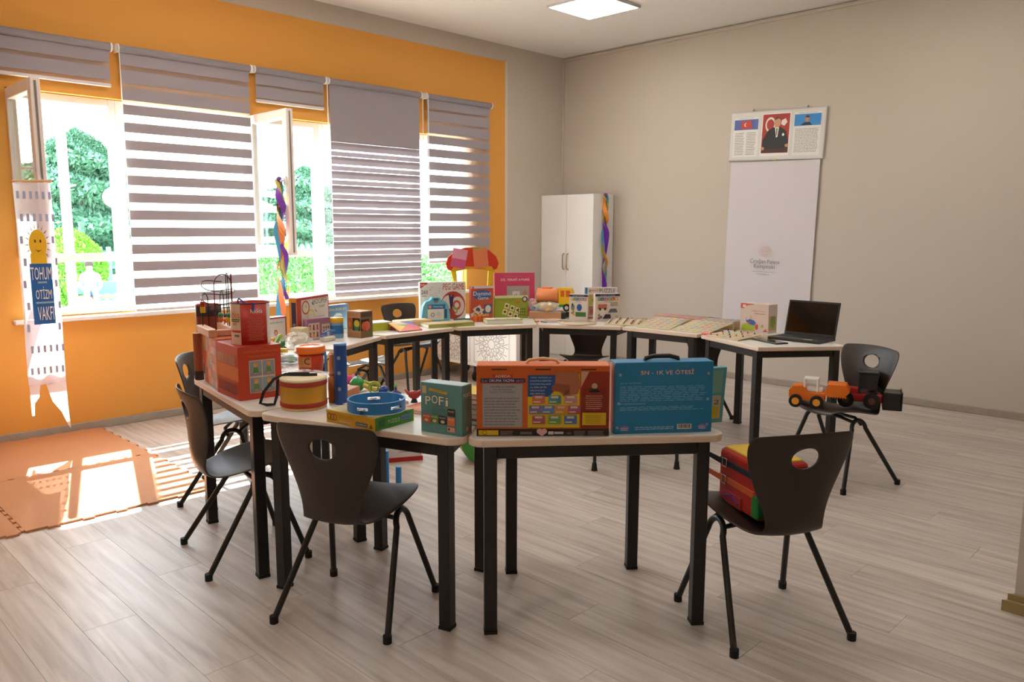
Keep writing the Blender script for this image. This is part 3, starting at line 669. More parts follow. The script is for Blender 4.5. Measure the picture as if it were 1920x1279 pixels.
t, F = carton('flat_game_box', 'flat yellow and green board game box lying under the blue tambourine', 'box', (3.868, -5.618), 9, .268, .215, .049, 'e2a520')
F['front'].ring(.07, .5, .045, .28, .75, '6a4a20', 18).ring(.13, .48, .045, .28, .75, '6a4a20', 18).ring(.19, .5, .045, .28, .75, 'a03a20', 18).lines(.27, .55, .62, .85, 2, 'c07c18', .4).rect(.62, .15, .86, .48, '5f6a72').text('play&learn', .64, .22, .84, .40, 'd8d4c8').poly([(.89, .15), (.97, .15), (.93, .5)], '7a5a20').lines(.29, .2, .55, .4, 1, 'd8c8a0', .6); F['front'].build(t)
MB().box(.1326, -.1045, .0005, .1345, .1045, .0485, C('3f8a22', 0.45, var=.03)).build('green_side', t)
fr = Face((.1345, -.105, 0), (0, .21, 0), (0, 0, .049), (1, 0, 0)); fr.rect(.08, .2, .24, .8, '2f5c1c').text('PUZZLE', .32, .32, .62, .62, 'cfe0c0').rect(.66, .3, .92, .72, '6a8fb0').text('kukuli', .68, .38, .88, .62, '2c4a70'); fr.build(t)
F['top'].rect(.02, .02, .98, .98, 'c9b98a').poly([(.05, .5), (.4, .95), (.95, .6), (.6, .1)], '9fae7a'); F['top'].build(t)

# tambourine
t = thing('tambourine', 'blue tambourine with metal jingles resting on the flat game box', 'tambourine', (3.885, -5.505, TT + .0492), radians(20))
R_ = .113; SEG = 40; slots = [5, 13, 21, 29, 37]
b_ = MB(); blue = C('2f7ec0', 0.4, var=.03)
for k in range(SEG):
    a, c_ = 2 * pi * k / SEG, 2 * pi * (k + 1) / SEG; hole = any((k - s) % SEG in (0, 1, 2) for s in slots)
    for z0, z1 in (((.002, .019), (.031, .048)) if hole else ((.002, .048),)):
        P_ = [(r * cos(x), r * sin(x), z) for z in (z0, z1) for r in (R_ - .007, R_) for x in (a, c_)]
        b_.raw(P_, [(2, 3, 7, 6), (1, 0, 4, 5), (4, 6, 7, 5), (0, 1, 3, 2)], blue)
        if hole: pass
b_.build('hoop', t)
MB().lathe([(R_ - .007, .0), (R_ + .001, .001), (R_ + .001, .004), (R_ - .007, .004)], C('dfe6ea', 0.4), 40, cap=False).build('rim', t)
MB().lathe([(.0001, .003), (R_ - .006, .003)], C('d8d2c4', 0.6), 40, cap=False).build('drumhead', t)
for s in slots:
    a = 2 * pi * (s + 1.5) / SEG
    MB().lathe([(.0001, .031), (.019, .033), (.020, .0325), (.0001, .029)], M_CHROME, 16, ((R_ + .0) * cos(a), (R_ + .0) * sin(a), -.0075), cap=False).lathe([(.0001, .025), (.019, .023), (.020, .0235), (.0001, .027)], M_CHROME, 16, (R_ * cos(a), R_ * sin(a), .0005), cap=False).build('jingle', t)

# toy drum
t = thing('toy_drum', 'golden toy drum with red bands and black carrying strap', 'drum', (3.442, -5.565, TT))
GOLD = C('d09a34', 0.3, metal=0.35, var=.04, scale=8); RED = C('a8301c', 0.5)
MB().lathe([(.093, .003), (.096, .012), (.096, .118), (.093, .127)], GOLD, 40).build('shell', t)
for z in (.012, .100): MB().lathe([(.0962, z), (.0985, z + .002), (.0985, z + .018), (.0962, z + .02)], RED, 40, cap=False).build('hoop_band', t)
MB().lathe([(.0001, 0), (.094, 0), (.096, .004), (.094, .009)], C('d8b98c', 0.6), 40, cap=False).build('bottom_rim', t)
MB().lathe([(.097, .121), (.098, .128), (.090, .132), (.0001, .1325)], C('e8d6b0', 0.6), 40, cap=False).build('drumhead', t)
def strap(pts, w_=.013):
    vs_ = []
    for i, p in enumerate(pts):
        p = Vector(p); q = Vector(pts[min(i + 1, len(pts) - 1)]) - Vector(pts[max(i - 1, 0)]); s = q.cross(Vector((.6, -.6, .5))).normalized() * w_ / 2; n_ = s.cross(q).normalized() * .001; vs_ += [p - s - n_, p + s - n_, p + s + n_, p - s + n_]
    b_ = MB(); n = len(pts)
    for i in range(n - 1):
        k = 4 * i; b_.raw(vs_, [(k + j, k + (j + 1) % 4, k + 4 + (j + 1) % 4, k + 4 + j) for j in range(4)], C('14110f', 0.7))
    return b_
strap([(.03, .05, .137), (0, 0, .139), (-.06, -.05, .139), (-.095, -.085, .118), (-.125, -.118, .062), (-.136, -.13, .014), (-.115, -.11, .007), (-.092, -.088, .010), (-.083, -.079, .05), (-.081, -.074, .11), (-.055, -.035, .141), (.0, .03, .140)]).build('strap', t)

# tubes beside the drum
t = thing('dotted_tube', 'tall blue cardboard tube with silver dots beside the drum', 'tube', (3.502, -5.418, TT), radians(-50))
MB().cyl(.0275, 0, .265, C('1f4a94', 0.4, var=.04), 28).build('tube', t); MB().lathe([(.0001, .2652), (.0275, .2652), (.028, .262), (.028, .258)], C('7fa6dc', 0.4), 28, cap=False).build('lid', t)
b_ = MB(); sil = C('aab2c0', 0.35, metal=.4, var=0)
for k, z in enumerate((.205, .14, .07)):
    for a in (0, 1.57, 3.14, 4.71):
        c_ = Vector((.0278 * cos(a + .05), .0278 * sin(a + .05), z)); u = Vector((-sin(a + .05), cos(a + .05), 0)); n_ = Vector((cos(a + .05), sin(a + .05), 0)) * .0006
        b_.face([c_ + n_ + u * .0075 * cos(q * pi / 8) + Vector((0, 0, .0085 * sin(q * pi / 8))) for q in range(16)], sil)
b_.build('dots', t)
t = thing('wooden_flute', 'ribbed orange-brown wooden tube behind the blue tube', 'tube', (3.448, -5.425, TT))
MB().lathe([(.020, 0), (.020, .012), (.0215, .016), (.020, .02), (.020, .06), (.0215, .064), (.020, .068), (.020, .11), (.014, .112), (.014, .205), (.012, .212), (.0001, .213)], C('c4763a', 0.5, var=.1), 20).build('body', t)
MB().lathe([(.0165, .12), (.0165, .128), (.0142, .128)], C('a35a2a', 0.5), 20, cap=False).build('ring', t)

# small toys behind the tambourine
def maraca(name, label, loc, rz, col, hcol, s=1.0):
    t = thing(name, label, 'toy', loc, rz)
    MB().ball((0, 0, .03 * s), .03 * s, C(col, 0.25), 16, sx=1.05, sy=1.05).build('shaker_head', t)
    MB().tube([(.025 * s, 0, .028 * s), (.06 * s, 0, .018 * s), (.105 * s, 0, .012 * s)], [.010 * s, .008 * s, .011 * s], C(hcol, 0.4), 10).build('grip', t)
maraca('maraca', 'green glossy maraca lying behind the tambourine', (3.33, -5.22, TT), radians(30), '2f9a4a', 'e0c86a', 1.15)
maraca('maraca', 'dark teal maraca with lime grip on drum table', (3.25, -5.165, TT), radians(70), '2a6a70', 'b8cc3a', .95)
maraca('maraca', 'small blue egg maraca near the green jar lid', (3.50, -5.19, TT), radians(10), '2a4a9a', '3f9a4a', .8)
t = thing('ring_shaker', 'lime green ring shaker standing behind the green maraca', 'toy', (3.44, -5.20, TT + .0315), radians(45))
MB().tube([(.027 * cos(2 * pi * k / 20), 0, .027 * sin(2 * pi * k / 20)) for k in range(20)], .0045, C('c0cc3a', 0.3), 8, True).build('ring', t)
MB().tube([(.016 * cos(2 * pi * k / 16), 0, .016 * sin(2 * pi * k / 16)) for k in range(16)], .004, C('8aa83a', 0.3), 8, True).build('inner_ring', t)
t = thing('pink_shaker', 'pink fabric shaker lying behind the blue tube', 'toy', (3.16, -5.19, TT + .026), radians(42))
MB().tube([(-.055, 0, 0), (-.03, 0, .002), (.02, 0, .003), (.045, 0, .004), (.055, 0, .006)], [.019, .025, .024, .020, .026], C('e04a8c', 0.6, var=.1), 14).build('body', t)
MB().lathe([(.0265, 0), (.027, .006)], C('f080b0', 0.6), 14, M=Matrix.Translation((.052, 0, .005)) @ Matrix.Rotation(pi / 2, 4, 'Y')).build('end_hem', t)
t = thing('wooden_block', 'plain reddish wooden block beside the blue tube', 'block', (3.40, -5.318, TT), radians(118))
MB().rbox(-.06, -.03, 0, .06, .03, .042, C('c98a62', 0.5, var=.12, scale=18), r=.002, seg=1).build('block', t)
t = thing('whistle_bird', 'glossy red ceramic bird whistle with dark base on drum table', 'toy', (3.70, -5.175, TT), radians(40)); t.scale = (.75, .75, .75)
MB().ball((0, 0, .045), .028, C('a8322a', 0.2), 16, sx=1.3, sy=.95, sz=.9).ball((.035, 0, .058), .017, C('a8322a', 0.2), 12).tube([(.045, 0, .058), (.07, 0, .054)], [.008, .002], C('8c2a20', 0.3), 8).tube([(-.03, 0, .05), (-.055, 0, .075)], [.012, .004], C('c23a30', 0.25), 8).build('body', t)
MB().lathe([(.022, 0), (.018, .008), (.012, .025)], C('241a3a', 0.3), 14).build('base', t)
t = thing('spinning_top', 'purple and green wooden spinning top near the red bird', 'toy', (3.60, -5.20, TT + .0), radians(20))
MB().lathe([(.004, 0), (.022, .02), (.026, .03), (.018, .036), (.006, .042), (.005, .06)], C('3a2a7a', 0.3), 16).build('body', t); MB().ball((0, 0, .062), .008, C('4fae4a', 0.3), 10).build('knob', t)
def flat_book(name, label, cat, c, ang, w_, d_, h_, cover, page='e8e2d6', z=TT, deco=(), group=None):
    t = thing(name, label, cat, (c[0], c[1], z), radians(ang), group)
    MB().box(-w_ / 2, -d_ / 2, 0, w_ / 2, d_ / 2, h_ * .12, C(cover, .45, var=.03)).box(-w_ / 2, -d_ / 2, h_ * .88, w_ / 2, d_ / 2, h_, C(cover, .45, var=.03)).box(-w_ / 2, d_ / 2 - h_ * .12, 0, w_ / 2, d_ / 2, h_, C(cover, .45, var=.03)).build('cover', t)
    MB().box(-w_ / 2 + .003, -d_ / 2 + .003, h_ * .12, w_ / 2 - .003, d_ / 2 - h_ * .12, h_ * .88, C(page, .8, var=.04)).build('pages', t)
    f = Face((-w_ / 2, -d_ / 2, h_), (w_, 0, 0), (0, d_, 0), (0, 0, 1))
    for fn, *a in deco: getattr(f, fn)(*a)
    f.build(t); return t
flat_book('picture_book', 'terracotta flat picture book lying near the teal game box', 'book', (3.88, -5.235), 15, .20, .15, .014, 'b5603f', deco=(('rect', .1, .1, .9, .9, 'c97a58'), ('lines', .2, .3, .8, .7, 4, 'e0b090')))
flat_book('sheet_music_book', 'cream flat booklet lying behind the blue tambourine', 'book', (3.625, -5.305), 12, .20, .15, .012, 'e6c8a8', deco=(('rect', .08, .1, .92, .9, 'ecd0b8'), ('disc', .5, .5, .2, .25, 'e0b090')))
for k, (h_, dz) in enumerate((('3a3a44', 0), ('c24a5a', .022), ('e0d8cc', .044), ('5a7a8a', .062), ('c23a6a', .082), ('e0c040', .102))):
    flat_book('stacked_book', ['dark grey book at the bottom of the stack beside the orange carton', 'crimson book in the stack beside the orange carton', 'cream book in the stack beside the orange carton', 'slate blue book in the stack beside the orange carton', 'magenta book in the stack beside the orange carton', 'yellow book on top of the stack beside the orange carton'][k], 'book', (4.12 + .004 * (k % 3), -5.215 + .006 * (k % 2)), 20 + 3 * (k % 3), .21 - .004 * k, .16, .0205 if k not in (2,) else .0178, h_, z=TT + dz, group='books stacked between teal box and orange carton')

# ================================================================== RED CUBE BOX TABLE
t, F = carton('red_cube_box', 'red cube carton with four cartoon child pictures on its face', 'box', (3.158, -5.612), 84.5, .198, .272, .238, 'c23f26')
f = F['front']
f.text('DUYGULARI KURALLARLA', .14, .88, .95, .925, 'd0762c').text('TANIMA MODÜLÜ', .25, .79, .82, .835, 'd0762c').rect(.245, .115, .84, .735, 'd2c8b0')
for i, (u, v) in enumerate(((.26, .44), (.555, .44), (.26, .13), (.555, .13))):
    f.rect(u, v, u + .27, v + .28, '8c9aa2').rect(u, v, u + .27, v + .06, '97858f').disc(u + .135, v + .205, .05, .042, 'd8a070').disc(u + .135, v + .235, .05, .022, 'd8923a').poly([(u + .07, v + .06), (u + .20, v + .06), (u + .18, v + .16), (u + .09, v + .16)], '5f8a3a').rect(u + .10, v + .035, u + .13, v + .065, 'c9a084').rect(u + .145, v + .035, u + .175, v + .065, 'c9a084')
f.build(t)
f = F['left']; f.rect(0, .36, 1, .62, 'd9702c').lines(.04, .64, .96, .86, 1, 'c9886a', .8)
for k in range(12): f.rect(.06 + k * .075, .10 + .02 * (k % 3), .09 + k * .075, .30, '8a3426').rect(.06 + k * .075, .64, .085 + k * .075, .84 - .03 * (k % 2), 'd09070').disc(.075 + k * .075, .12, .02, .018, '3a3030', 8)
f.build(t)
F['top'].rect(0, 0, 1, 1, 'b83a24').rect(0, .5, .99, .506, '7a2416'); F['top'].build(t)
t, F = carton('patchwork_box', 'tall carton with orange and grey patchwork print behind red cube', 'box', (2.716, -5.639), -12, .292, .16, .243, 'd8764a')
f = F['front']
rnd = random.Random(4)
for i in range(6):
    for j in range(6): f.rect(.01 + i * .163, .02 + j * .162, .165 + i * .163, .17 + j * .162, rnd.choice(['d8764a', 'c96040', 'c9923a', 'd88a6a', '9a8f8a', 'e0a070', 'c85a38', 'b8842c']))
f.text('R', .56, .44, .70, .62, 'e8c8b0').ring(.35, .80, .07, .09, .8, 'c9923a', 16); f.build(t)
# column tube at the table end
t = thing('rain_stick', 'upright brown cardboard rain stick with dark base end', 'tube', (2.518, -5.612, TT))
MB().cyl(.022, .045, .236, C('9a4a2a', 0.5, var=.15, scale=20), 24).build('tube', t); MB().cyl(.0225, 0, .046, C('2c1810', 0.5, var=.2), 24).build('base_cap', t)
# tub on the red cube
t = thing('kidea_tub', 'red and cream round cardboard tub with blue cord handle on red cube', 'tub', (3.038, -5.588, TT + .238), radians(-28))
tr = .085; CRE = C('e2bda0', 0.45, var=.02); RD = C('c23322', 0.42, var=.02); WHT = C('efe9e4', 0.45, var=0)
def arc_wall(r, a0, a1, z0, z1, mat, n=14):
    vs_ = [];
    for i in range(n + 1):
        a = radians(a0 + (a1 - a0) * i / n); vs_ += [(r * cos(a), r * sin(a), z0), (r * cos(a), r * sin(a), z1)]
    return MB().raw(vs_, [(2 * i, 2 * i + 2, 2 * i + 3, 2 * i + 1) for i in range(n)], mat, True)
MB().lathe([(.0001, 0), (tr, 0), (tr, .186), (tr - .003, .186), (tr - .003, .16), (.0001, .16)], RD, 40, cap=False).build('tub', t)
arc_wall(tr + .0005, -75, -28, .001, .185, CRE).build('cream_panel', t); arc_wall(tr + .0005, 56, 86, .001, .185, WHT).build('white_panel', t)
MB().lathe([(tr - .0028, .187), (tr + .001, .187), (tr + .001, .183), (tr + .0002, .183)], C('1f2c5a', 0.5), 40, cap=False).build('rim', t)
def wrap_text(s, r, a0, a1, z0, z1, mat):
    vv, ff = text_geo(s); xs = [p[0] for p in vv]; ys = [p[1] for p in vv]; x0, x1, y0, y1 = min(xs), max(xs), min(ys), max(ys)
    return MB().raw([(r * cos(radians(a0 + (p[0] - x0) / (x1 - x0) * (a1 - a0))), r * sin(radians(a0 + (p[0] - x0) / (x1 - x0) * (a1 - a0))), z0 + (p[1] - y0) / (y1 - y0) * (z1 - z0)) for p in vv], ff, mat)
wrap_text('Kidea', tr + .0012, 2, 38, .142, .162, C('f4efe8', .5, var=0)).build('lettering', t)
wrap_text('Kidea', tr + .0016, -78, -30, .120, .152, C('d0573c', .5, var=0)).build('lettering', t)
wrap_text('60', tr + .0016, -58, -42, .088, .10, C('6a6a2a', .5, var=0)).build('lettering', t)
for a0, a1, z0, z1, h_ in ((-68, -30, .110, .117, '6a7a2a'), (-68, -32, .103, .108, '6a4a20'), (-70, -29, .055, .066, 'c9442c'), (-52, -34, .036, .046, '7a6a5a')): arc_wall(tr + .0014, a0, a1, z0, z1, C(h_, .5, var=0), 6).build('print', t)
for k in range(16): arc_wall(tr + .0009, -8 + (k % 3) * 2, 44 - (k * 7 % 9), .020 + k * .0068, .0225 + k * .0068, C('d8705c', .5, var=0), 8).build('print_line', t)
MB().tube([(.06, -.02, .186), (.05, -.035, .20), (.03, -.045, .205), (.005, -.05, .195), (-.01, -.05, .180)], .004, C('2a5aa8', .5), 8).tube([(.078, .012, .188), (.083, .016, .175), (.083, .014, .155)], .005, C('2a5aa8', .5), 8).build('cord_handle', t)

# bead maze on the patchwork carton
t = thing('bead_maze', 'wire bead maze with wooden base boards and coloured beads', 'toy', (2.685, -5.575, TT + .2432), radians(-12))
WD = C('cf9a72', 0.5, var=.08, scale=15)
MB().rbox(-.20, .035, 0, .12, .075, .036, WD, r=.002, seg=1).build('base_board', t); MB().rbox(-.14, -.075, 0, .12, -.035, .036, WD, r=.002, seg=1).build('base_board', t)
MB().rbox(.06, -.035, 0.004, .10, .035, .030, WD, r=.002, seg=1).build('base_joiner', t)
WR = C('1f1416', .35, metal=.6, var=0); WR2 = C('6a1420', .35, metal=.5, var=0)
def arch(x, y, dx, dy, h_, mat, name='wire_arch'):
    p0, p1 = Vector((x, y, .034)), Vector((x + dx, y + dy, .034)); r = (p1 - p0).length / 2; pts = [p0]
    for i in range(11):
        a = pi - pi * i / 10; q = p0.lerp(p1, .5 + .5 * cos(a)); pts.append(Vector((q.x, q.y, h_ - r + r * 1.3 * sin(a))))
    pts.append(p1); MB().tube(pts, .0026, mat, 7).build(name, t)
arch(-.17, .05, .075, .0, .19, WR); arch(-.09, -.055, .04, .02, .19, WR); arch(-.03, .05, .035, .0, .29, WR); arch(.055, .055, .03, -.01, .29, WR2); arch(.115, -.04, .0, .08, .285, WR2)
pts = []
for i in range(56):
    s = i / 55; a = s * 4 * pi + 2.6; pts.append((.02 + .105 * cos(a), .0 + .075 * sin(a),   .26 - .13 * s + .01 * sin(a * 2)))
MB().tube(pts, .0026, WR, 7).build('wire_spiral', t)
for x, y, z, h_ in ((-.17, .05, .075, '2f8a3a'), (-.17, .05, .053, 'd8642c'), (-.03, .05, .085, '3a3a7a'), (-.015, .04, .065, 'd8743a'), (.005, .045, .07, 'e0b820'), (.01, .05, .09, '3a8a3a')): MB().ball((x, y, z), .0145, C(h_, .3), 12).build('bead', t)
MB().cyl(.012, .10, .13, C('e0b020', .35), 12, (-.085, -.053, 0)).cyl(.012, .13, .155, C('b8341f', .35), 12, (-.085, -.053, 0)).build('bead', t)
t = thing('red_drum_cup', 'dark red cylindrical cup with open top behind the bead maze', 'cup', (2.335, -5.468, TT), 0)
MB().lathe([(.0001, 0), (.062, 0), (.064, .30), (.061, .36), (.058, .36), (.058, .30), (.0001, .02)], C('7a2c18', 0.4, var=.15, scale=12), 32, cap=False).build('cup', t)
MB().lathe([(.0645, .30), (.0645, .352), (.062, .3535)], C('2a120c', 0.4), 32, cap=False).build('dark_band', t); MB().lathe([(.058, .3605), (.0645, .3605), (.0645, .353)], C('a02a24', 0.4), 32, cap=False).build('rim', t)

# ================================================================== BUCKET TABLE
t = thing('lidded_bucket', 'orange-red plastic bucket with orange lid and blue handle', 'bucket', (2.772, -5.13, TT), radians(-40))
MB().lathe([(.0001, .003), (.058, .003), (.060, 0), (.070, .125), (.0001, .126)], C('d8401c', 0.35, var=.02), 36, cap=False).build('pail', t)
MB().lathe([(.071, .112), (.079, .114), (.080, .128), (.077, .131), (.078, .145), (.074, .150), (.055, .151), (.052, .147), (.0001, .148)], C('f07a22', 0.35, var=.02), 36, cap=False).build('lid', t)
MB().tube([(.01, .074, .112), (.03, .082, .10), (.045, .084, .07), (.05, .083, .04), (.045, .080, .015)], [.009, .0075, .006, .0055, .007], C('3a7ab8', 0.4), 8).ball((.01, .072, .112), .012, C('3a7ab8', .4), 10).build('handle', t)
st = arc_wall(.0685, -50, 12, .045, .098, C('d89a5a', .5, var=.05), 10); st.build('sticker', t)
wrap_text('B', .0695, -46, -24, .060, .094, C('a8922c', .5, var=0)).build('lettering', t); wrap_text('C', .0695, -18, 7, .060, .094, C('2c2440', .5, var=0)).build('lettering', t)
M_BAG = nodes_mat('clear_plastic_bag')
mb_, n_, l_, p_ = M_BAG
p_.inputs['Base Color'].default_value = lin('e6e6e6'); p_.inputs['Roughness'].default_value = .12; p_.inputs['Alpha'].default_value = .38; p_.inputs['Specular IOR Level'].default_value = .9
M_BAG = mb_
def crumple(sx, sy, sz, mat, seed, nu=22, nv=12, amp=.22):
    rnd = random.Random(seed); vs_ = []; ph = [(rnd.uniform(2, 7), rnd.uniform(2, 7), rnd.uniform(0, 6)) for _ in range(5)]
    for j in range(nv + 1):
        th = pi * j / nv
        for i in range(nu):
            a = 2 * pi * i / nu; k = 1 + amp * sum(sin(p[0] * a + p[2]) * sin(p[1] * th + p[2]) for p in ph) / 2.2 + rnd.uniform(-.06, .06)
            k2 = 1 if 0 < j < nv else .9
            vs_.append((sx * k * sin(th) * cos(a), sy * k * sin(th) * sin(a), max(0, sz * (1 - cos(th)) / 2 * (.85 + .15 * k) * k2)))
    return MB().raw(vs_, [(j * nu + i, j * nu + (i + 1) % nu, (j + 1) * nu + (i + 1) % nu, (j + 1) * nu + i) for j in range(nv) for i in range(nu)], mat)
def bag(name, label, loc, rz, s, seed, items=()):
    t = thing(name, label, 'bag', loc, rz); crumple(*s, M_BAG, seed).build('bag_film', t)
    for k, (x, y, z, r, h_) in enumerate(items): MB().ball((x, y, z), r, C(h_, .4), 10, sx=1.2, sz=.8).build('content', t)
bag('clear_toy_bag', 'clear plastic bag of small toys behind the orange bucket', (2.39, -5.07, TT), .6, (.13, .08, .06), 3, ((.04, .0, .03, .03, '3a9a5a'), (-.05, .02, .03, .028, 'd0c040'), (.0, -.04, .03, .026, '2a5a9a'), (.08, .02, .03, .022, 'd8d8d8')))
bag('clear_toy_bag', 'clear plastic bag with black and pink pieces by the drum', (2.97, -5.26, TT), .2, (.14, .09, .06), 9, ((.05, .0, .02, .02, '20201c'), (-.04, .03, .02, .02, 'e0a0b0'), (.0, -.03, .02, .02, 'd8cc50'), (-.09, 0, .02, .018, '181818')))
bag('clear_toy_bag', 'clear plastic bag of tile pieces between bucket and red cube', (2.635, -5.325, TT), 1.2, (.12, .08, .07), 14, ((.03, .02, .03, .024, '5a8a9a'), (-.05, .0, .03, .02, 'c8c8c0'), (.06, -.04, .02, .02, '2a3a4a')))
bag('clear_toy_bag', 'clear plastic bag bulging beside the cream wooden cube', (1.83, -4.66, TT), .4, (.085, .07, .095), 21, ((.0, .0, .04, .03, 'e0c0a0'), (-.03, .02, .03, .02, 'e8d060')))
t, F = carton('oyun_dough_pack', 'small yellow play dough pack with white lettering behind the bucket', 'box', (2.17, -5.02), 46, .15, .05, .055, 'e0b622')
F['front'].rect(0, 0, .45, 1, 'c8402c').rect(.12, .15, .62, .55, '2a201c').text('Oyun', .16, .22, .56, .50, 'f4f0e8').disc(.8, .55, .1, .28, '8aa02c'); F['front'].build(t)

# ================================================================== RED BOARD GAME TABLE
t, F = carton('hooper_game_box', 'large red upright game box with clocks and rings print', 'box', (1.492, -4.335), 118, .425, .06, .288, 'b8301f')
f = F['front']; f.rect(.13, .03, .97, .94, 'd8cfc6').text('HOOPER', .48, .80, .95, .93, '2c2a28').text('hedef', .68, .70, .86, .77, '3a3634')
for u, v, h_ in ((.26, .75, 'b83a2a'), (.42, .52, 'd8b83a'), (.30, .26, '3a5aa0')): f.disc(u, v, .105, .155, 'd6d0b8').ring(u, v, .115, .17, .78, h_)
f.poly([(.255, .75), (.27, .86), (.275, .75)], '3a6a3a').poly([(.44, .86), (.50, .84), (.52, .78), (.46, .80)], '3a6a2a').poly([(.52, .70), (.60, .62), (.58, .60)], '6a2a2a').lines(.55, .1, .9, .55, 6, 'b8aca4', .3)
f.build(t); F['left'].rect(0, 0, 1, 1, 'd8862c').rect(.3, .1, .9, .9, '33284a').text('HOOPER', .4, .3, .8, .4, 'e0d8d0'); F['left'].build(t)
t, F = carton('sosyal_box', 'blue box with sun and clouds print behind the lilac box', 'box', (1.283, -4.045), 99, .32, .05, .19, '5f86a8')
F['front'].text('SOSYAL BECERİ SETİ', .34, .78, .92, .90, 'd6dcc0').disc(.22, .42, .085, .15, 'e0b23a').poly([(.5, .55), (.6, .68), (.72, .66), (.8, .56)], 'c9d4dc').poly([(.52, .4), (.62, .5), (.7, .42), (.66, .34)], '5a5a5a').rect(0, 0, .10, 1, '7a9ab0'); F['front'].build(t)
t, F = carton('white_storybook_box', 'white storybook box with red edge and child drawing', 'box', (1.552, -4.652), 102, .165, .07, .168, 'e6e0dc')
F['front'].rect(0, .93, 1, 1, 'c05060').text('BENİM HİKAYEM', .14, .75, .80, .83, '5a5450').disc(.42, .38, .09, .12, 'b5622c').disc(.42, .36, .06, .08, 'e0b090').rect(.93, 0, 1, 1, 'c05060'); F['front'].build(t)
t, F = carton('lilac_emotions_box', 'lilac carton printed with little figures of people', 'box', (1.652, -4.392), 96, .195, .05, .148, '9a6a82')
f = F['front']; f.rect(.05, .04, .52, .80, 'd8c0b4').rect(.62, .3, .97, .72, 'd0bca8')
for i in range(3):
    for j in range(2): u = .12 + i * .15; v = .14 + j * .34; f.disc(u, v + .20, .035, .05, '9a4a2a').poly([(u - .045, v), (u + .045, v), (u + .03, v + .16), (u - .03, v + .16)], ('c0503a', 'd89a3a', '8a3a3a')[(i + j) % 3])
for i in range(3): f.disc(.70 + i * .1, .55, .03, .06, '7a4a2a').poly([(.66 + i * .1, .34), (.74 + i * .1, .34), (.70 + i * .1, .50)], ('c0503a', '5a7a4a', 'c09a3a')[i])
f.build(t)
t = thing('cream_cube', 'plain cream wooden cube with faint side print', 'block', (1.655, -4.545, TT), radians(30))
MB().rbox(-.045, -.045, 0, .045, .045, .098, C('ddd0a8', .5, var=.05), r=.003).build('cube', t)
f = Face((-.045, -.045, 0), (.09, 0, 0), (0, 0, .098), (0, -1, 0)); f.rect(.3, .08, .92, .6, 'e0b08a'); f.build(t)
t = thing('dough_jar', 'clear jar with yellow lid and blue label beside the egg box', 'jar', (1.640, -4.245, TT))
MB().lathe([(.0001, 0), (.046, 0), (.048, .008), (.048, .105), (.044, .112)], C('7aa8c8', .3, var=.1, scale=20), 28, cap=False).build('jar', t); MB().lathe([(.0485, .03), (.0485, .09)], C('2f6fae', .4, var=.15, scale=25), 28, cap=False).build('label', t); MB().lathe([(.0495, .108), (.0505, .112), (.0505, .138), (.047, .142), (.0001, .142)], C('e2ac26', .35), 28, cap=False).build('lid', t)
t = thing('stapler_gun', 'white hand-shaped toy with two blue levers', 'toy', (1.762, -4.395, TT), radians(100))
MB().rbox(-.055, -.025, 0, .055, .025, .035, C('d8d0c0', .4), r=.012, seg=3).build('body', t)
for z, x in ((.045, -.01), (.066, .01)): MB().tube([(-.05 + x, 0, z - .008), (0 + x, 0, z + .006), (.055 + x, 0, z)], [.005, .009, .005], C('5a78c0', .35), 8).build('lever', t)
MB().rbox(-.012, -.008, .03, .012, .008, .066, C('b8b4b0', .4), r=.002, seg=1).build('hinge', t)
t = thing('toy_crane_block', 'yellow brick with red knob beside the tub', 'toy', (1.70, -4.815, TT), radians(40))
MB().rbox(-.05, -.03, 0, .05, .03, .055, C('e0ac1c', .35), r=.003).build('brick', t); MB().lathe([(.02, .055), (.022, .075), (.012, .085), (.016, .10), (.0001, .105)], C('a82a1c', .35), 16).build('knob', t)
t = thing('toy_frog', 'dark green toy frog in front of the yellow brick', 'toy', (1.865, -4.815, TT), radians(20))
MB().ball((0, 0, .022), .026, C('1f6a2c', .3), 14, sx=1.4, sz=.85).ball((.03, 0, .036), .018, C('1f6a2c', .3), 12).ball((.035, .012, .05), .006, C('2f8a3a', .3), 8).ball((.035, -.012, .05), .006, C('2f8a3a', .3), 8).build('body', t)
for s in (-1, 1): MB().tube([(-.02, s * .03, .018), (-.005, s * .045, .012), (.02, s * .04, .005)], .007, C('1f6a2c', .3), 8).build('leg', t)
t = thing('lime_dinosaur', 'lime and green plastic dinosaur toy near the oyun pack', 'toy', (2.00, -4.95, TT), radians(70))
MB().ball((0, 0, .045), .025, C('9ab82c', .35), 14, sx=1.5).tube([(.03, 0, .05), (.05, 0, .08), (.06, 0, .10)], [.014, .010, .009], C('6aa83a', .35), 10).ball((.066, 0, .105), .014, C('9ab82c', .35), 10).tube([(-.03, 0, .045), (-.07, 0, .03)], [.014, .003], C('9ab82c', .35), 8).build('body', t)
for x in (-.02, .02):
    for s in (-1, 1): MB().tube([(x, s * .014, .04), (x, s * .018, 0)], .007, C('6aa83a', .35), 8).build('leg', t)

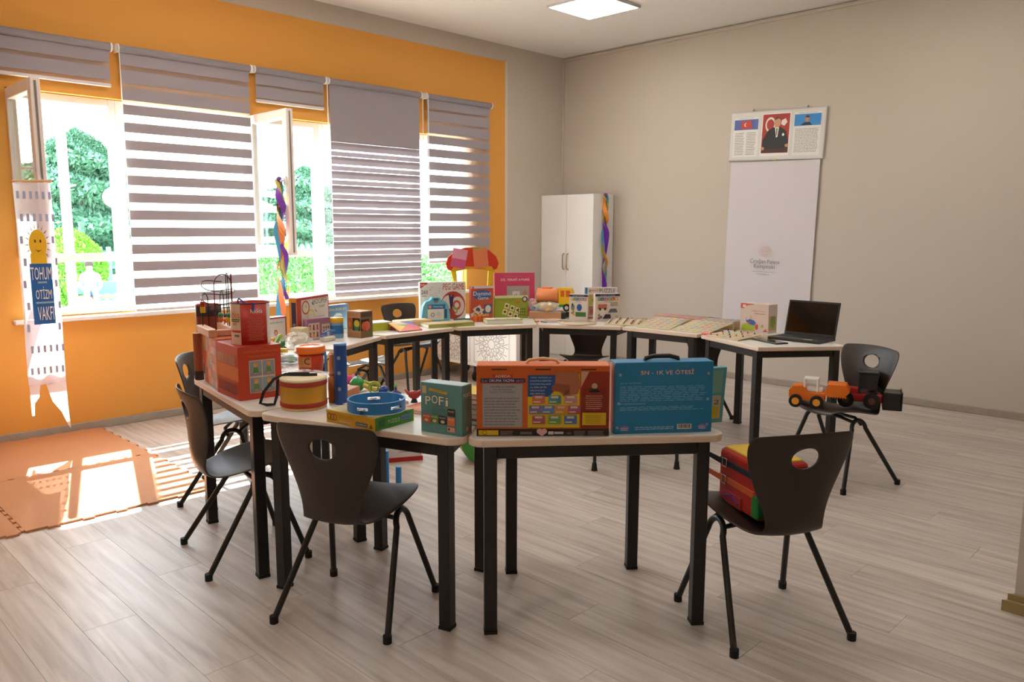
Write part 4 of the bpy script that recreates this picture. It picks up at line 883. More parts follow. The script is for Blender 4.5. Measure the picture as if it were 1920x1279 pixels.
# ================================================================== TANGRAM TABLE
t, F = carton('egg_toy_box', 'wood-print window box holding a colourful toy egg', 'box', (1.735, -4.165), 12, .130, .12, .186, 'b98a62')
f = F['front']; f.rect(.08, .32, .36, .74, 'c05a2a').rect(.40, .28, .96, .75, '2a241c').disc(.70, .48, .22, .20, '3f8a4a').disc(.72, .55, .2, .13, 'd8b83a').lines(.05, .05, .95, .22, 2, 'a5744e', .3).lines(.1, .82, .9, .95, 2, 'a5744e', .3).disc(.2, .5, .08, .12, 'd88a3a').text('U', .44, .82, .54, .92, '9a4a3a'); f.build(t)
f = F['right']; f.rect(0, 0, 1, 1, '8a6444').rect(.0, .28, .7, .7, '33281f').disc(.3, .45, .24, .16, 'd8623a').disc(.75, .15, .15, .09, '4a7a3a').rect(.05, .78, .95, .95, '5a4632'); f.build(t)
MB().ball((.0655, .0, .083), .03, C('d8643c', .35), 14, sx=.5, sz=1.1).build('toy_egg', t)
t = thing('lime_flashcard_box', 'lime green flat box with white printed lid', 'box', (1.475, -3.80, TT), radians(84))
MB().rbox(-.105, -.075, 0, .105, .075, .058, C('b8b832', .45, var=.03), r=.002, seg=1).build('tray', t); MB().rbox(-.103, -.073, .058, .103, .073, .064, C('e6e6dc', .45), r=.002, seg=1).build('lid', t)
f = Face((-.1, -.07, .064), (.2, 0, 0), (0, .14, 0), (0, 0, 1)); rnd = random.Random(2)
for k in range(16): f.disc(rnd.uniform(.1, .9), rnd.uniform(.15, .85), .05, .05, rnd.choice(['d8d060', 'c8c8b0', 'b8b8c8', 'e0dc90']), 10)
f.build(t)
flat_book('pink_book', 'pink patterned book lying near the lime box', 'book', (1.29, -3.665), 60, .19, .15, .03, 'd8709a', deco=(('rect', .06, .06, .94, .94, 'e08ab0'), ('lines', .2, .3, .8, .7, 3, 'f0c0d0'), ('rect', .0, .0, .12, 1, 'd8b83a')))
t = thing('wooden_tray', 'pale wooden slide-lid tray lying behind the tangram board', 'tray', (1.452, -3.43, TT), radians(78))
MB().rbox(-.14, -.075, 0, .14, .075, .045, C('d8b486', .5, var=.08, scale=12), r=.003, seg=1).build('box', t); MB().rbox(-.125, -.06, .0452, .125, .06, .049, C('e0bc90', .5, var=.08, scale=12), r=.001, seg=1).build('lid', t); MB().box(-.02, -.05, .049, .02, -.04, .0505, C('b58a5c', .5)).build('finger_notch', t)
t = thing('tangram_board', 'slanted square tangram board of coloured triangles', 'board', (1.655, -3.655, TT + .0245), radians(85))
t.rotation_euler = (radians(16), 0, radians(85))
MB().rbox(-.10, -.085, 0, .10, .085, .008, C('d87a5c', .45), r=.002, seg=1).build('board', t)
f = Face((-.098, -.083, .008), (.196, 0, 0), (0, .166, 0), (0, 0, 1))
f.poly([(0, 0), (1, 0), (.5, .5)], 'd87a5c').poly([(0, 0), (.5, .5), (0, 1)], 'e0b84a').poly([(1, 0), (1, .5), (.75, .25)], 'd86a7a').poly([(.5, .5), (.75, .25), (1, .5), (.75, .75)], 'd8606a').poly([(0, 1), (.25, .75), (.75, .75), (.5, 1)], 'd8c8c0').poly([(.25, .75), (.5, .5), (.75, .75)], '8aa85a').poly([(.5, 1), (1, .5), (1, 1)], '5a5aa0'); f.build(t)
MB().prism([(-.09, .0), (.09, .0), (.09, .08), (-.09, .08)], -.001, .0, C('c06a4c', .5)).build('backing', t)
MB().box(-.09, .066, -.0455, .09, .076, -.001, C('c06a4c', .5)).build('back_foot', t)
t = flat_book('green_spine_book', 'wide open-faced activity book with olive spine at the table edge', 'book', (1.660, -3.245), 75, .40, .17, .03, 'b5b05a')
f = Face((-.2, -.085, .03), (.4, 0, 0), (0, .17, 0), (0, 0, 1)); rnd = random.Random(5); f.rect(.02, .05, .98, .95, 'dcc49a')
for k in range(14): f.disc(rnd.uniform(.06, .94), rnd.uniform(.15, .85), .05, .09, rnd.choice(['d89a7a', '8aa0c0', 'c8b85a', 'a8b88a', 'd8a0a8']), 12)
f.build(t)
f = Face((-.2, -.0855, 0), (.4, 0, 0), (0, 0, .03), (0, -1, 0)); f.rect(0, 0, 1, 1, 'aaa855').text('NUMARA DOKUN OYNA', .38, .3, .72, .68, '4a4a2a'); f.build(t)

# ================================================================== PEG GAME TABLE
t, F = carton('peg_game_box', 'white upright peg game box with red butterfly picture', 'box', (1.375, -3.045), 64, .388, .055, .325, 'e4dcd2')
f = F['front']; f.poly([(0, .84), (.16, .96), (.16, 1), (0, 1)], 'c23a2c').text('Smile', .02, .91, .11, .965, 'f4e8e0').text('PEG GAME', .50, .80, .97, .96, 'b8382c').text('260', .03, .70, .17, .80, '33302e').lines(.04, .64, .16, .67, 1, '6a6460', .6)
f.cut(t, 'print'); f.disc(.72, .40, .27, .36, 'b8432c').disc(.62, .42, .15, .24, 'dccdbe').disc(.82, .38, .15, .24, 'dccdbe').poly([(.62, .72), (.66, .30), (.70, .28), (.74, .70), (.68, .62)], '3a2a5a').ring(.80, .40, .09, .13, .55, 'c0503a').ring(.76, .26, .06, .09, .5, '8aa83a').disc(.62, .2, .14, .12, 'b8432c')
f.cut(t, 'butterfly_picture'); rnd = random.Random(8)
for k in range(30): u, v = rnd.uniform(.15, .5), rnd.uniform(.55, .86); f.poly([(u, v), (u + .025, v + .02), (u + .02, v + .03)], rnd.choice(['3a3432', 'b8382c', '5a5a8a', 'd8a03a']))
f.build(t)
t = thing('medical_bag_case', 'light blue rounded toy doctor case with white label', 'case', (1.445, -3.19, TT), radians(65))
poly = [(-.115, 0), (.115, 0), (.118, .06), (.105, .14), (.085, .175), (.045, .19), (.03, .212), (-.03, .212), (-.045, .19), (-.085, .175), (-.105, .14), (-.118, .06)]
MB().prism(poly, -.03, .03, C('6fb4c8', .3, var=.04), M=Matrix.Rotation(pi / 2, 4, 'X')).build('shell', t)
MB().prism([(-.024, .188), (.024, .188), (.020, .204), (-.020, .204)], -.0305, .0305, C('3a5a7a', .4), M=Matrix.Rotation(pi / 2, 4, 'X')).build('handle_gap', t)
f = Face((-.115, -.0302, 0), (.23, 0, 0), (0, 0, .21), (0, -1, 0)); f.rect(.2, .14, .78, .62, 'e0dcd4').rect(.2, .56, .84, .74, '2f6fa8').text('Medical Bag', .40, .61, .74, .68, 'eef2f4').disc(.28, .65, .06, .06, 'd88a7a').ring(.38, .34, .07, .08, .7, '4a6a7a', 14).disc(.60, .36, .09, .09, 'c9d0d0').rect(.80, .2, .9, .55, '2f5a80').disc(.5, .85, .09, .05, '4a8aa0').disc(.5, .85, .04, .03, 'b03a4a').rect(.1, .0, .9, .06, '3a5a9a'); f.build(t)
t, F = carton('domino_box', 'orange-red domino game box standing beside the peg game', 'box', (1.530, -2.745), 69, .20, .05, .285, 'c4523a')
f = F['front']; f.rect(0, .93, 1, 1, 'd8d0cc').disc(.5, .74, .42, .15, '3a5f9a').text('Domino', .10, .72, .90, .84, 'f0ece4').text('Game', .30, .60, .78, .70, 'f0ece4').disc(.08, .96, .04, .03, 'c0384a')
for u, v, a in ((.3, .30, .5), (.18, .14, .4), (.6, .22, 0)):
    c_, s_ = cos(a), sin(a); f.poly([(u + (x * c_ - y_ * s_) * .30, v + (x * s_ + y_ * c_) * .2) for x, y_ in ((-.6, -.5), (.6, -.5), (.6, .5), (-.6, .5))], 'dcd4c8').disc(u, v, .1, .07, '5a4a6a', 10)
f.rect(.58, .18, .94, .46, '4a5a7a').disc(.76, .32, .13, .11, 'e0dcd4'); f.build(t)
t = thing('block_train', 'row of orange and yellow toy blocks on a red-blue-green strip', 'toy', (1.605, -2.905, TT), radians(68))
for k in range(4):
    o = MB().rbox(-.01 + k * .034, -.02, 0, .02 + k * .034, .02, .05, C('d8642a', .4), r=.002, seg=1).build('block', t); MB().cyl(.012, .05, .064, C('e0a82a', .4), 12, (.005 + k * .034, 0, 0)).build('peg', o)
for k, h_ in enumerate(('c83a2a', 'e0b52a', '3a8a3a', '2a5aa8')): MB().rbox(-.17, -.03 + k * .016, 0.0, -.03, -.016 + k * .016, .014 + .006 * k, C(h_, .4), r=.001, seg=1).build('strip', t)
flat_book('white_lid_box', 'flat box with white lid, colour blocks and lime edge', 'box', (1.818, -2.785), 59, .30, .15, .036, 'b4b83a', deco=(('rect', .03, .05, .97, .95, 'e4e2dc'), ('text', 'Mantık Kutusu', .40, .62, .66, .76, '8a8480'), ('rect', .25, .2, .4, .42, '6a7ab8'), ('rect', .42, .2, .55, .42, 'd8b84a'), ('rect', .57, .2, .70, .42, 'c8604a'), ('rect', .72, .2, .85, .42, '7aa85a')))
t, F = carton('green_memory_box', 'lime green card game box with brown picture cards', 'box', (1.632, -2.500), 62, .30, .045, .195, '93a02c')
f = F['front']; f.rect(0, .90, 1, 1, 'd8d8b0').text('EŞLEŞTİRME KARTLARI', .1, .78, .6, .87, 'b8502c').disc(.90, .84, .08, .13, '6a2a44').disc(.90, .84, .05, .08, 'd8d0d0').rect(.62, .66, .76, .74, 'c8642c')
for i in range(3):
    for j in range(2):
        u, v = .28 + i * .16 - j * .06, .58 - j * .26 - i * .10; f.poly([(u, v - .1), (u + .13, v - .16), (u + .17, v + .06), (u + .04, v + .12)], 'e0dca0').disc(u + .085, v - .02, .04, .06, '7a3a1c')
for k in range(12): f.rect(.70 + (k % 4) * .06, .12 + (k // 4) * .13, .73 + (k % 4) * .06, .18 + (k // 4) * .13, '4a4a1c')
f.build(t)
t, F = carton('speech_mirror_board', 'pink speech therapy mirror folder standing beside the green box', 'folder', (1.565, -2.385), 60, .365, .018, .385, 'd84a74', tilt=-4)
f = F['front']; f.text('DİL TERAPİ AYNASI', .16, .815, .86, .885, 'f4e8ec').text('DUYGU MODÜLLERİ', .27, .91, .70, .935, 'e88aa4').rect(.30, .38, .86, .70, 'b8aaa8').rect(.44, .42, .62, .58, 'e6dcd8').text('eL', .47, .45, .58, .53, '3a3030').disc(.75, .52, .05, .08, 'c88a70'); f.build(t)
# mushroom puppet frame
t = thing('mushroom_puppet_frame', 'red mushroom-shaped puppet frame on yellow legs with paper flaps', 'toy', (1.408, -2.745, TT), radians(66))
ROTX = Matrix.Rotation(pi / 2, 4, 'X')
cap = [(-.235, .47), (-.22, .425), (-.17, .405), (-.08, .43), (0, .437), (.08, .43), (.17, .405), (.22, .425), (.235, .47), (.21, .53), (.15, .58), (.06, .605), (-.06, .605), (-.15, .58), (-.21, .53)]
MB().prism(cap, -.009, .009, C('d83a1c', .45, var=.05), M=ROTX).build('cap', t)
MB().prism([(-.195, .405), (-.17, .40), (-.08, .42), (0, .427), (.08, .42), (.17, .40), (.195, .405), (.17, .445), (-.17, .445)], -.0095, .0095, C('e8a81c', .45), M=ROTX).build('gill_band', t)
for s in (-1, 1):
    MB().prism([(s * .19, .41), (s * .165, .30), (s * .175, .15), (s * .19, 0), (s * .145, 0), (s * .135, .15), (s * .135, .30), (s * .145, .42)][::s], -.009, .009, C('e8c41c', .45), M=ROTX).build('leg', t)
    MB().rbox(s * .168 - .03, -.03, 0, s * .168 + .03, .03, .008, C('e8c41c', .45), r=.001, seg=1).build('foot', t)
for x0, a, h1, h2 in ((-.19, .18, 'e8a0b4', 'd8608c'), (.0, -.10, 'e8845c', 'e8845c')):
    M_ = Matrix.Translation((x0 + .07, -.0125, .52)) @ Matrix.Rotation(a, 4, 'Y')
    MB().box(-.065, -.001, -.01, .065, .001, .075, C(h1, .7), M_).box(-.065, -.0012, -.085, .065, .0008, -.01, C(h2, .7), M_).build('paper_flap', t)
MB().box(.0, -.0118, .585, .12, -.0108, .602, C('8ab83a', .7)).build('paper_edge', t)

# ================================================================== TRUCK AND PUZZLE TABLE
t = thing('wooden_case', 'flat wooden case with black end under the toy tanker truck', 'case', (1.81, -2.235, TT), radians(33))
MB().rbox(-.15, -.075, 0, .13, .075, .055, C('c68e66', .5, var=.08, scale=12), r=.003, seg=1).build('case', t); MB().rbox(.13, -.075, 0.0, .165, .075, .05, C('1f1c1a', .5), r=.004, seg=1).build('black_end', t); MB().rbox(-.148, -.073, .055, .128, .073, .060, C('e0ccba', .5), r=.001, seg=1).build('lid', t)
t = thing('toy_tanker_truck', 'plastic toy tanker truck with orange tank, yellow cab and green base', 'toy truck', (1.842, -2.176, TT + .060), radians(28)); t.scale = (1.12, 1.12, 1.2)
OR, YE, GR = C('f0925a', .35, var=.03), C('ecbc22', .35, var=.03), C('2f9a44', .35)
MB().rbox(-.14, -.045, .03, .15, .045, .055, GR, r=.006).build('chassis', t)
MB().tube([(-.14, 0, .108), (-.135, 0, .108), (.03, 0, .108), (.035, 0, .108)], [.045, .055, .055, .045], OR, 20).rbox(-.10, -.02, .155, -.02, .02, .172, OR, r=.004).build('tank', t)
cab = MB().prism([(.04, .05), (.15, .05), (.152, .10), (.135, .155), (.125, .168), (.04, .168)], -.048, .048, YE, M=ROTX).build('cab', t)
for y in (-.0484, .0484): MB().prism([(.055, .105), (.085, .105), (.085, .15), (.055, .15)], y - .0005, y + .0005, C('d8642a', .3), M=ROTX).prism([(.097, .105), (.138, .105), (.128, .15), (.097, .15)], y - .0005, y + .0005, C('d8642a', .3), M=ROTX).build('window', cab)
for x in (-.10, .105):
    for y in (-.045, .045):
        wl = MB().tube([(x, y - .012, .028), (x, y + .012, .028)], .028, C('1c1a1a', .6), 18).build('wheel', t); MB().tube([(x, y * 1.27, .028), (x, y * 1.31, .028)], .014, C('d8d0c0', .4), 12).build('hub', wl)
bag('clear_toy_bag', 'crumpled plastic bag of yellow pieces in front of the tanker truck', (1.855, -2.285, TT + .060), radians(36), (.105, .035, .085), 31, ((.0, .0, .03, .035, 'e0a830'), (-.04, .0, .05, .03, 'ecc858'), (.05, .01, .04, .028, 'e8c060'), (.02, -.01, .06, .024, 'e8d8a8')))
bag('clear_toy_bag', 'small plastic bag with pink and blue rattle beside green game box', (1.725, -2.335, TT + .060), radians(10), (.035, .035, .11), 37, ((.0, .0, .03, .024, '5a8ac0'), (.01, -.01, .07, .022, 'e89a8a'), (-.01, .0, .095, .016, 'e8b8c0')))
def board_disc(name, label, c, r, h_, z=TT, group=None, rim=None):
    t = thing(name, label, 'dish', (c[0], c[1], z), 0, group)
    MB().lathe([(.0001, 0), (r * .9, 0), (r, .004), (r, .008), (r * .93, .008), (.0001, .0065)], C(h_, .35, var=.05), 32, cap=False).build('disc', t)
    if rim: MB().lathe([(r * .45, .0085), (r * .75, .0085)], C(rim, .4), 32, cap=False).build('ring_print', t)
board_disc('lilac_dish', 'pale lilac plastic dish lying in front of the wooden case', (2.035, -2.405), .085, 'd8c4cc', rim='e4d4d8')
board_disc('cream_dish', 'cream plastic dish resting on the lilac dish', (2.02, -2.40), .07, 'e4d0c0', z=TT + .0082)
for k, (x, y, h_) in enumerate(((1.965, -2.535, 'd8602c'), (2.00, -2.50, 'c83a3a'), (2.045, -2.525, '6a9a9a'), (1.93, -2.50, 'e0b040'))):
    t = thing('sorting_chip', ['orange', 'red', 'teal', 'yellow'][k] + ' round sorting chip near the table edge by the dishes', 'chip', (x, y, TT), 0, 'loose sorting chips'); MB().lathe([(.0001, 0), (.020, 0), (.021, .004), (.020, .008), (.0001, .008)], C(h_, .35), 20, cap=False).build('chip', t); MB().lathe([(.009, .0083), (.013, .0083)], C('f0e8e0', .4), 16, cap=False).build('ring', t)
t = thing('round_board', 'clear round lazy-susan board in front of the puzzle boxes', 'board', (2.265, -2.375, TT), 0)
MB().lathe([(.0001, 0), (.155, 0), (.16, .006), (.155, .012), (.0001, .012)], C('dcc8b0', .15, var=.1, scale=10), 44, cap=False).build('board', t); MB().lathe([(.12, .0124), (.128, .0124)], C('b89a7a', .3), 44, cap=False).build('ring_mark', t)
def puzzle_box(label, front, ang, w_, h_, kind, d_=.05):
    t, F = carton('puzzle_box', label, 'box', front, ang, w_, d_, h_, 'e2d4c6', group='upright puzzle boxes')
    f = F['front']
    if kind == 4:
        f.rect(0, 0, .06, 1, '3a7ab0').text('4', .10, .84, .17, .95, '4a8a3a').text('MEVSİM', .19, .88, .42, .94, 'c04a3a').text('PUZZLE', .44, .83, .93, .96, '2f5f98').rect(.08, .44, .52, .78, 'c8b458').rect(.55, .44, .95, .78, '7aa06a').rect(.08, .12, .52, .42, 'b08a8a').rect(.55, .12, .95, .42, '8aa8c8').disc(.3, .6, .1, .08, '8a9a3a').disc(.25, .25, .1, .08, 'c05a4a').lines(.1, .03, .5, .09, 1, 'c04a3a', .8)
        F['left'].rect(0, 0, 1, 1, '3a7ab0')
    else:
        f.rect(0, .90, 1, .985, '2c3a5c').text('MY BEST PUZZLE', .2, .92, .8, .965, 'c8d0dc')
        for k in range(6): f.rect(.10 + k * .14, .75, .225 + k * .14, .87, ('c84a3a', 'd8a03a', '4a8a4a', '3a5a9a', 'c85a7a', '5a9a8a')[(k + kind) % 6]).text('PUZZLE'[k], .135 + k * .14, .775, .19 + k * .14, .845, 'f4f0e8')
        f.text('HAYVANLAR' if kind == 1 else 'ARAÇLAR', .35, .68, .65, .72, '4a4440')
        if kind == 1:
            f.disc(.2, .48, .1, .13, '7a7a6a').disc(.18, .58, .05, .07, '3a3a38').disc(.55, .48, .14, .14, '3a5aa0').rect(.35, .12, .9, .30, '3f7a3a').disc(.17, .26, .05, .05, 'c84a3a').disc(.26, .20, .05, .05, 'd8a03a').disc(.24, .31, .05, .05, '8aa83a')
        else:
            f.rect(.12, .46, .48, .62, 'c06a50').disc(.2, .45, .045, .045, '2a2624').disc(.4, .45, .045, .045, '2a2624').rect(.62, .55, .92, .70, 'b0a08a').poly([(.52, .32), (.92, .32), (.85, .46), (.62, .46)], '6a7080').poly([(.30, .10), (.66, .10), (.62, .26), (.42, .26)], '3a3a4a').disc(.16, .22, .05, .05, '8aa83a').disc(.24, .16, .05, .05, '3a6aa8').disc(.15, .12, .05, .04, 'c84a3a').disc(.88, .16, .06, .06, 'c8c0b0')
    f.build(t); F['left'].build(t); return t
puzzle_box('puzzle box with animal pictures beside the toy tanker truck', (2.09, -2.155), 28, .16, .215, 1)
puzzle_box('tall four seasons puzzle box standing between two smaller puzzle boxes', (2.20, -1.985), 50, .275, .27, 4, .04)
puzzle_box('puzzle box with vehicle pictures in front of the seasons puzzle', (2.345, -2.085), 58, .215, .232, 2)

# ================================================================== FLAT BOARDS
def peg_board(name, label, c, ang, w_, d_, z=TT, seed=1, pegs=True, base='e0cba4', tilt=0):
    t = thing(name, label, 'board', (c[0], c[1], z), radians(ang), 'flat wooden puzzle boards'); t.rotation_euler = (radians(tilt), 0, radians(ang))
    MB().rbox(-w_ / 2, -d_ / 2, 0, w_ / 2, d_ / 2, .008, C(base, .5, var=.04, scale=14), r=.0025, seg=1).build('board', t)
    rnd = random.Random(seed); f = Face((-w_ / 2, -d_ / 2, .008), (w_, 0, 0), (0, d_, 0), (0, 0, 1)); nx = max(3, int(w_ / .05)); ny = max(3, int(d_ / .05))
    pal = ['c8a0a0', 'a8b8c8', 'c8c08a', 'a8c0a0', 'd0b090', 'b0a8c0'] if pegs != 2 else ['d06a6a', '6a7ac0', '6aa86a', 'd8b84a', 'c890a0', '7aa8b8']
    for i in range(nx):
        for j in range(ny):
            u, v = (i + .5) / nx, (j + .5) / ny; hcol = rnd.choice(pal)
            if rnd.random() < .5: f.disc(u, v, .36 / nx, .34 / ny, hcol, 10)
            else: f.rect(u - .34 / nx, v - .3 / ny, u + .34 / nx, v + .3 / ny, hcol)
            if pegs == 1 and rnd.random() < .8:
                MB().lathe([(.0035, 0), (.004, .006), (.0055, .008), (.0045, .012), (.0001, .0125)], C(rnd.choice(['a82a3a', 'c03a2a', '7a2030', '3a4a8a', 'd8902a']), .35), 8, (-w_ / 2 + u * w_, -d_ / 2 + v * d_, .0085)).build('peg', t)
    f.build(t, 'printed_shapes'); return t
peg_board('peg_puzzle', 'number puzzle board with red pegs in front of the vehicle puzzle box', (2.562, -2.118), 27, .30, .26, z=TT + .0115, tilt=5, seed=3, pegs=1)
peg_board('peg_puzzle', 'pegged puzzle board half hidden behind the number puzzle board', (2.535, -1.86), 27, .24, .12, seed=5, pegs=1)
peg_board('picture_board', 'pale letter board lying on the tables nearest the number puzzle', (2.885, -2.065), 4, .30, .32, z=TT + .0265, tilt=9.2, seed=7, pegs=0)
peg_board('picture_board', 'pale picture board with blue oval lying beside the letter board', (3.225, -2.06), -3, .325, .33, z=TT + .0265, tilt=9.2, seed=9, pegs=0)
for k in range(7):
    for x, a, w_, lb in ((2.88, 2, .42, 'plain board of the stack under the bright striped shape board'), (3.25, 0, .28, 'plain board of the stack under the faded shape board')):
        lb = ['lowest', 'second lowest', 'third lowest', 'middle', 'third highest', 'second highest', 'highest'][k] + ' ' + lb
        t = thing('stacked_board', lb, 'board', (x + .004 * (k % 2), -1.80, TT + .0082 * k), radians(a), 'plain boards stacked at the wall side')
        MB().rbox(-w_ / 2, -.078, 0, w_ / 2, .078, .008, C('d8bf96', .5, var=.06, scale=14), r=.002, seg=1).build('board', t)
peg_board('picture_board', 'bright shape board with red and blue stripes on top of a board stack', (2.88, -1.80), 2, .42, .16, z=TT + .0575, seed=11, pegs=2, base='dca090')
peg_board('picture_board', 'shape board with faded colours on top of a board stack', (3.25, -1.80), 0, .28, .15, z=TT + .0575, seed=13, pegs=2, base='dcc0a8')
peg_board('peg_puzzle', 'knobbed animal puzzle board lying on the laptop table', (3.585, -2.235), -12, .30, .24, z=TT + .0105, tilt=5, seed=15, pegs=1)
peg_board('peg_puzzle', 'knobbed puzzle board sticking out under the animal puzzle', (3.63, -2.02), -14, .28, .15, seed=17, pegs=0)
t = thing('red_pencil_case', 'thin coral red box at the inner table edge', 'box', (3.425, -2.255, TT), radians(-8))
MB().rbox(-.07, -.022, 0, .07, .022, .014, C('d8604a', .4), r=.003, seg=1).build('case', t); MB().rbox(-.066, -.019, .014, .066, .019, .017, C('e8b0a0', .4), r=.001, seg=1).build('lid', t)

# ================================================================== LAPTOP TABLE
t, F = carton('helicopter_puzzle_box', 'white toy carton with helicopter picture and coral corner', 'box', (3.552, -1.870), -4, .235, .12, .212, 'd8c2b4')
f = F['front']; f.poly([(0, .82), (.12, .82), (.25, .93), (.45, .97), (.5, 1), (0, 1)], 'cf5a3a').rect(.08, .86, .19, .95, 'e8e0d8').text('KS', .10, .88, .17, .93, '8a6a50').text('Yapboz Puzzle', .40, .72, .90, .79, 'c8705a').text('Helikopter', .52, .63, .90, .70, 'c8705a').poly([(.05, .05), (.55, .05), (.50, .26), (.25, .32), (.08, .25)], 'a8b82c').poly([(.20, .52), (.24, .40), (.35, .46), (.50, .42), (.58, .34), (.52, .24), (.32, .28), (.22, .36)], '2f5aa8').disc(.60, .2, .06, .1, 'c84a2a').poly([(.36, .60), (.44, .50), (.36, .48)], 'b8b83a').rect(.28, .30, .36, .36, 'c84a2a').disc(.80, .24, .05, .06, 'a8b82c').poly([(.82, .05), (.92, .16), (.99, .05)], 'c8503a'); f.build(t)
F['right'].rect(.1, .1, .9, .6, 'b8a86a').disc(.5, .4, .3, .2, '8a9a4a'); F['right'].build(t); F['top'].rect(0, 0, 1, 1, 'e0cabc').disc(.5, .5, .2, .3, 'c8c090'); F['top'].build(t)
t = thing('laptop', 'open black laptop with dark reflective screen', 'laptop', (3.990, -2.020, TT), radians(5))
t.rotation_euler = (0, 0, radians(-2))
LW, LD = .375, .245
MB().rbox(-LW / 2, -LD / 2, 0.0, LW / 2, LD / 2, .020, C('2a2624', .35), r=.004).build('base', t)
MB().box(-.165, -.03, .0202, .165, .105, .0208, C('100f0f', .5)).build('keyboard_bed', t)
b_ = MB(); kk = C('2a2826', .5)
for r_ in range(5):
    for k in range(14): b_.box(-.162 + k * .0233, -.026 + r_ * .0262, .0208, -.142 + k * .0233, -.004 + r_ * .0262, .0225, kk)
b_.build('keys', t); MB().box(-.05, -.11, .0201, .05, -.042, .0206, C('3a3634', .3)).build('touchpad', t)
MB().box(.06, -.105, .0201, .12, -.075, .0205, C('c8c4bc', .5)).build('sticker', t)
sc_ = bpy.data.objects.new('display', None); COL.objects.link(sc_); sc_.parent = t; sc_.location = (0, LD / 2 - .008, .018); sc_.rotation_euler = (radians(-13), 0, 0)
MB().rbox(-LW / 2, -.004, 0, LW / 2, .006, .248, C('141210', .3), r=.004).build('lid', sc_)
MB().box(-LW / 2 + .012, -.0048, .02, LW / 2 - .012, -.0038, .236, C('0a0908', .06, var=0, spec=.8)).build('screen', sc_)
t = thing('tablet', 'black tablet lying flat in front of the laptop', 'tablet', (3.885, -2.268, TT), radians(-24))
MB().rbox(-.125, -.05, 0, .125, .05, .010, C('121010', .3), r=.003).build('body', t); MB().box(-.11, -.044, .0101, .11, .044, .0105, C('1a1614', .06, var=0, spec=.8)).build('screen', t)

# ================================================================== THINGS ON CHAIRS
t = thing('buckle_toy_bag', 'red and yellow buckle practice bag sitting on the front chair', 'bag', (5.036, -4.533, .446), radians(59.3))
MB().rbox(-.115, -.125, 0, .10, .165, .215, C('b8281c', .7, bump=.3), r=.024, seg=4).build('body', t)
MB().rbox(-.097, -.105, .2085, .082, .147, .220, C('dcb42a', .7), r=.005).build('yellow_lid', t)
MB().rbox(-.121, -.02, .01, -.110, .12, .06, C('a8201c', .7), r=.004).build('pocket', t)
MB().rbox(-.120, -.128, .012, -.06, -.085, .10, C('1f7a34', .7), r=.010, seg=3).build('green_panel', t)
for z, h_, dz, e in ((.165, '1c2438', .012, .20), (.098, 'd8602a', .013, .21)):
    s_ = MB().rbox(-.1195, -.10, z - dz, -.1135, .15, z + dz, C(h_, .7), r=.002, seg=1).build('strap', t)
    MB().tube([(-.122, .09, z - .016), (-.122, .12, z - .016), (-.122, .12, z + .016), (-.122, .09, z + .016)], .0025, M_CHROME, 6, True).build('buckle', s_)
    MB().raw([(-.121, .12, z - .012), (-.124, .12, z - .012), (-.121, .12, z + .012), (-.124, .12, z + .012), (-.135, e, z - .002), (-.138, e, z - .002), (-.137, e + .012, z + .018), (-.140, e + .012, z + .018)], [(0, 1, 3, 2), (4, 6, 7, 5), (0, 2, 6, 4), (1, 5, 7, 3), (0, 4, 5, 1), (2, 3, 7, 6)], C(h_, .7)).build('strap_end', s_)
b_ = MB()
for k in range(3): b_.tube([(-.122, .0 + .02 * k, .03 + k * .010), (-.123, .05, .05), (-.122, .10, .035)], .004, C(('5a2a7a', '6a2a8a', '4a2060')[k], .7), 6)
b_.build('lacing', t)

t = thing('toy_wheel_loader', 'orange toy wheel loader with white cab frame on chair seat', 'toy truck', (4.385, -2.675, .452), radians(20)); t.scale = (1.13, 1.13, 1.13)
OR2 = C('e8751c', .35, var=.03); WH2 = C('ece4dc', .35)
MB().rbox(-.10, -.04, .035, .06, .04, .085, OR2, r=.008).prism([(-.12, .05), (-.03, .05), (-.03, .10), (-.055, .115), (-.105, .11), (-.122, .085)], -.042, .042, OR2, M=ROTX).build('body', t)
cf = MB()
for x, y in ((-.045, -.034), (-.045, .034), (.02, -.034), (.02, .034)): cf.rbox(x - .005, y - .005, .085, x + .005, y + .005, .150, WH2, r=.001, seg=1)
cf.rbox(-.05, -.039, .148, .025, .039, .156, WH2, r=.003).rbox(-.035, -.03, .085, .045, .03, .105, WH2, r=.004); cf.build('cab_frame', t)
MB().prism([(.055, .075), (.155, .072), (.178, .10), (.160, .135), (.07, .135)], -.06, .06, OR2, M=ROTX).build('bucket', t)
b_ = MB()
for k in range(8): b_.prism([(0, 0), (.012, 0), (.006, -.010)], -.001, .002, OR2, M=Matrix.Translation((.066 + k * .0125, -.058, .074)) @ ROTX)
b_.build('bucket_teeth', t)
for x in (-.085, .02):
    for y in (-.047, .047):
        wl = MB().tube([(x, y - .016, .034), (x, y + .016, .034)], .034, C('14110f', .6), 20).build('wheel', t); MB().tube([(x, y + (.015 if y > 0 else -.019), .034), (x, y + (.019 if y > 0 else -.015), .034)], .019, C('e89a2c', .4), 14).build('hub', wl)
t = thing('toy_tractor', 'red toy tractor with black cab and raised arm on chair seat', 'toy truck', (4.585, -2.44, .448), radians(22)); t.scale = (1.1, 1.0, 1.12)
RD2 = C('a81c18', .35, var=.03); BK2 = C('14120f', .4)
MB().rbox(-.13, -.045, .03, .10, .045, .075, RD2, r=.008).prism([(-.13, .07), (-.02, .07), (-.02, .10), (-.12, .105)], -.038, .038, RD2, M=ROTX).build('body', t)
cb = MB()
for x, y in ((-.02, -.04), (-.02, .04), (.065, -.04), (.065, .04)): cb.rbox(x - .005, y - .005, .075, x + .005, y + .005, .185, BK2, r=.001, seg=1)
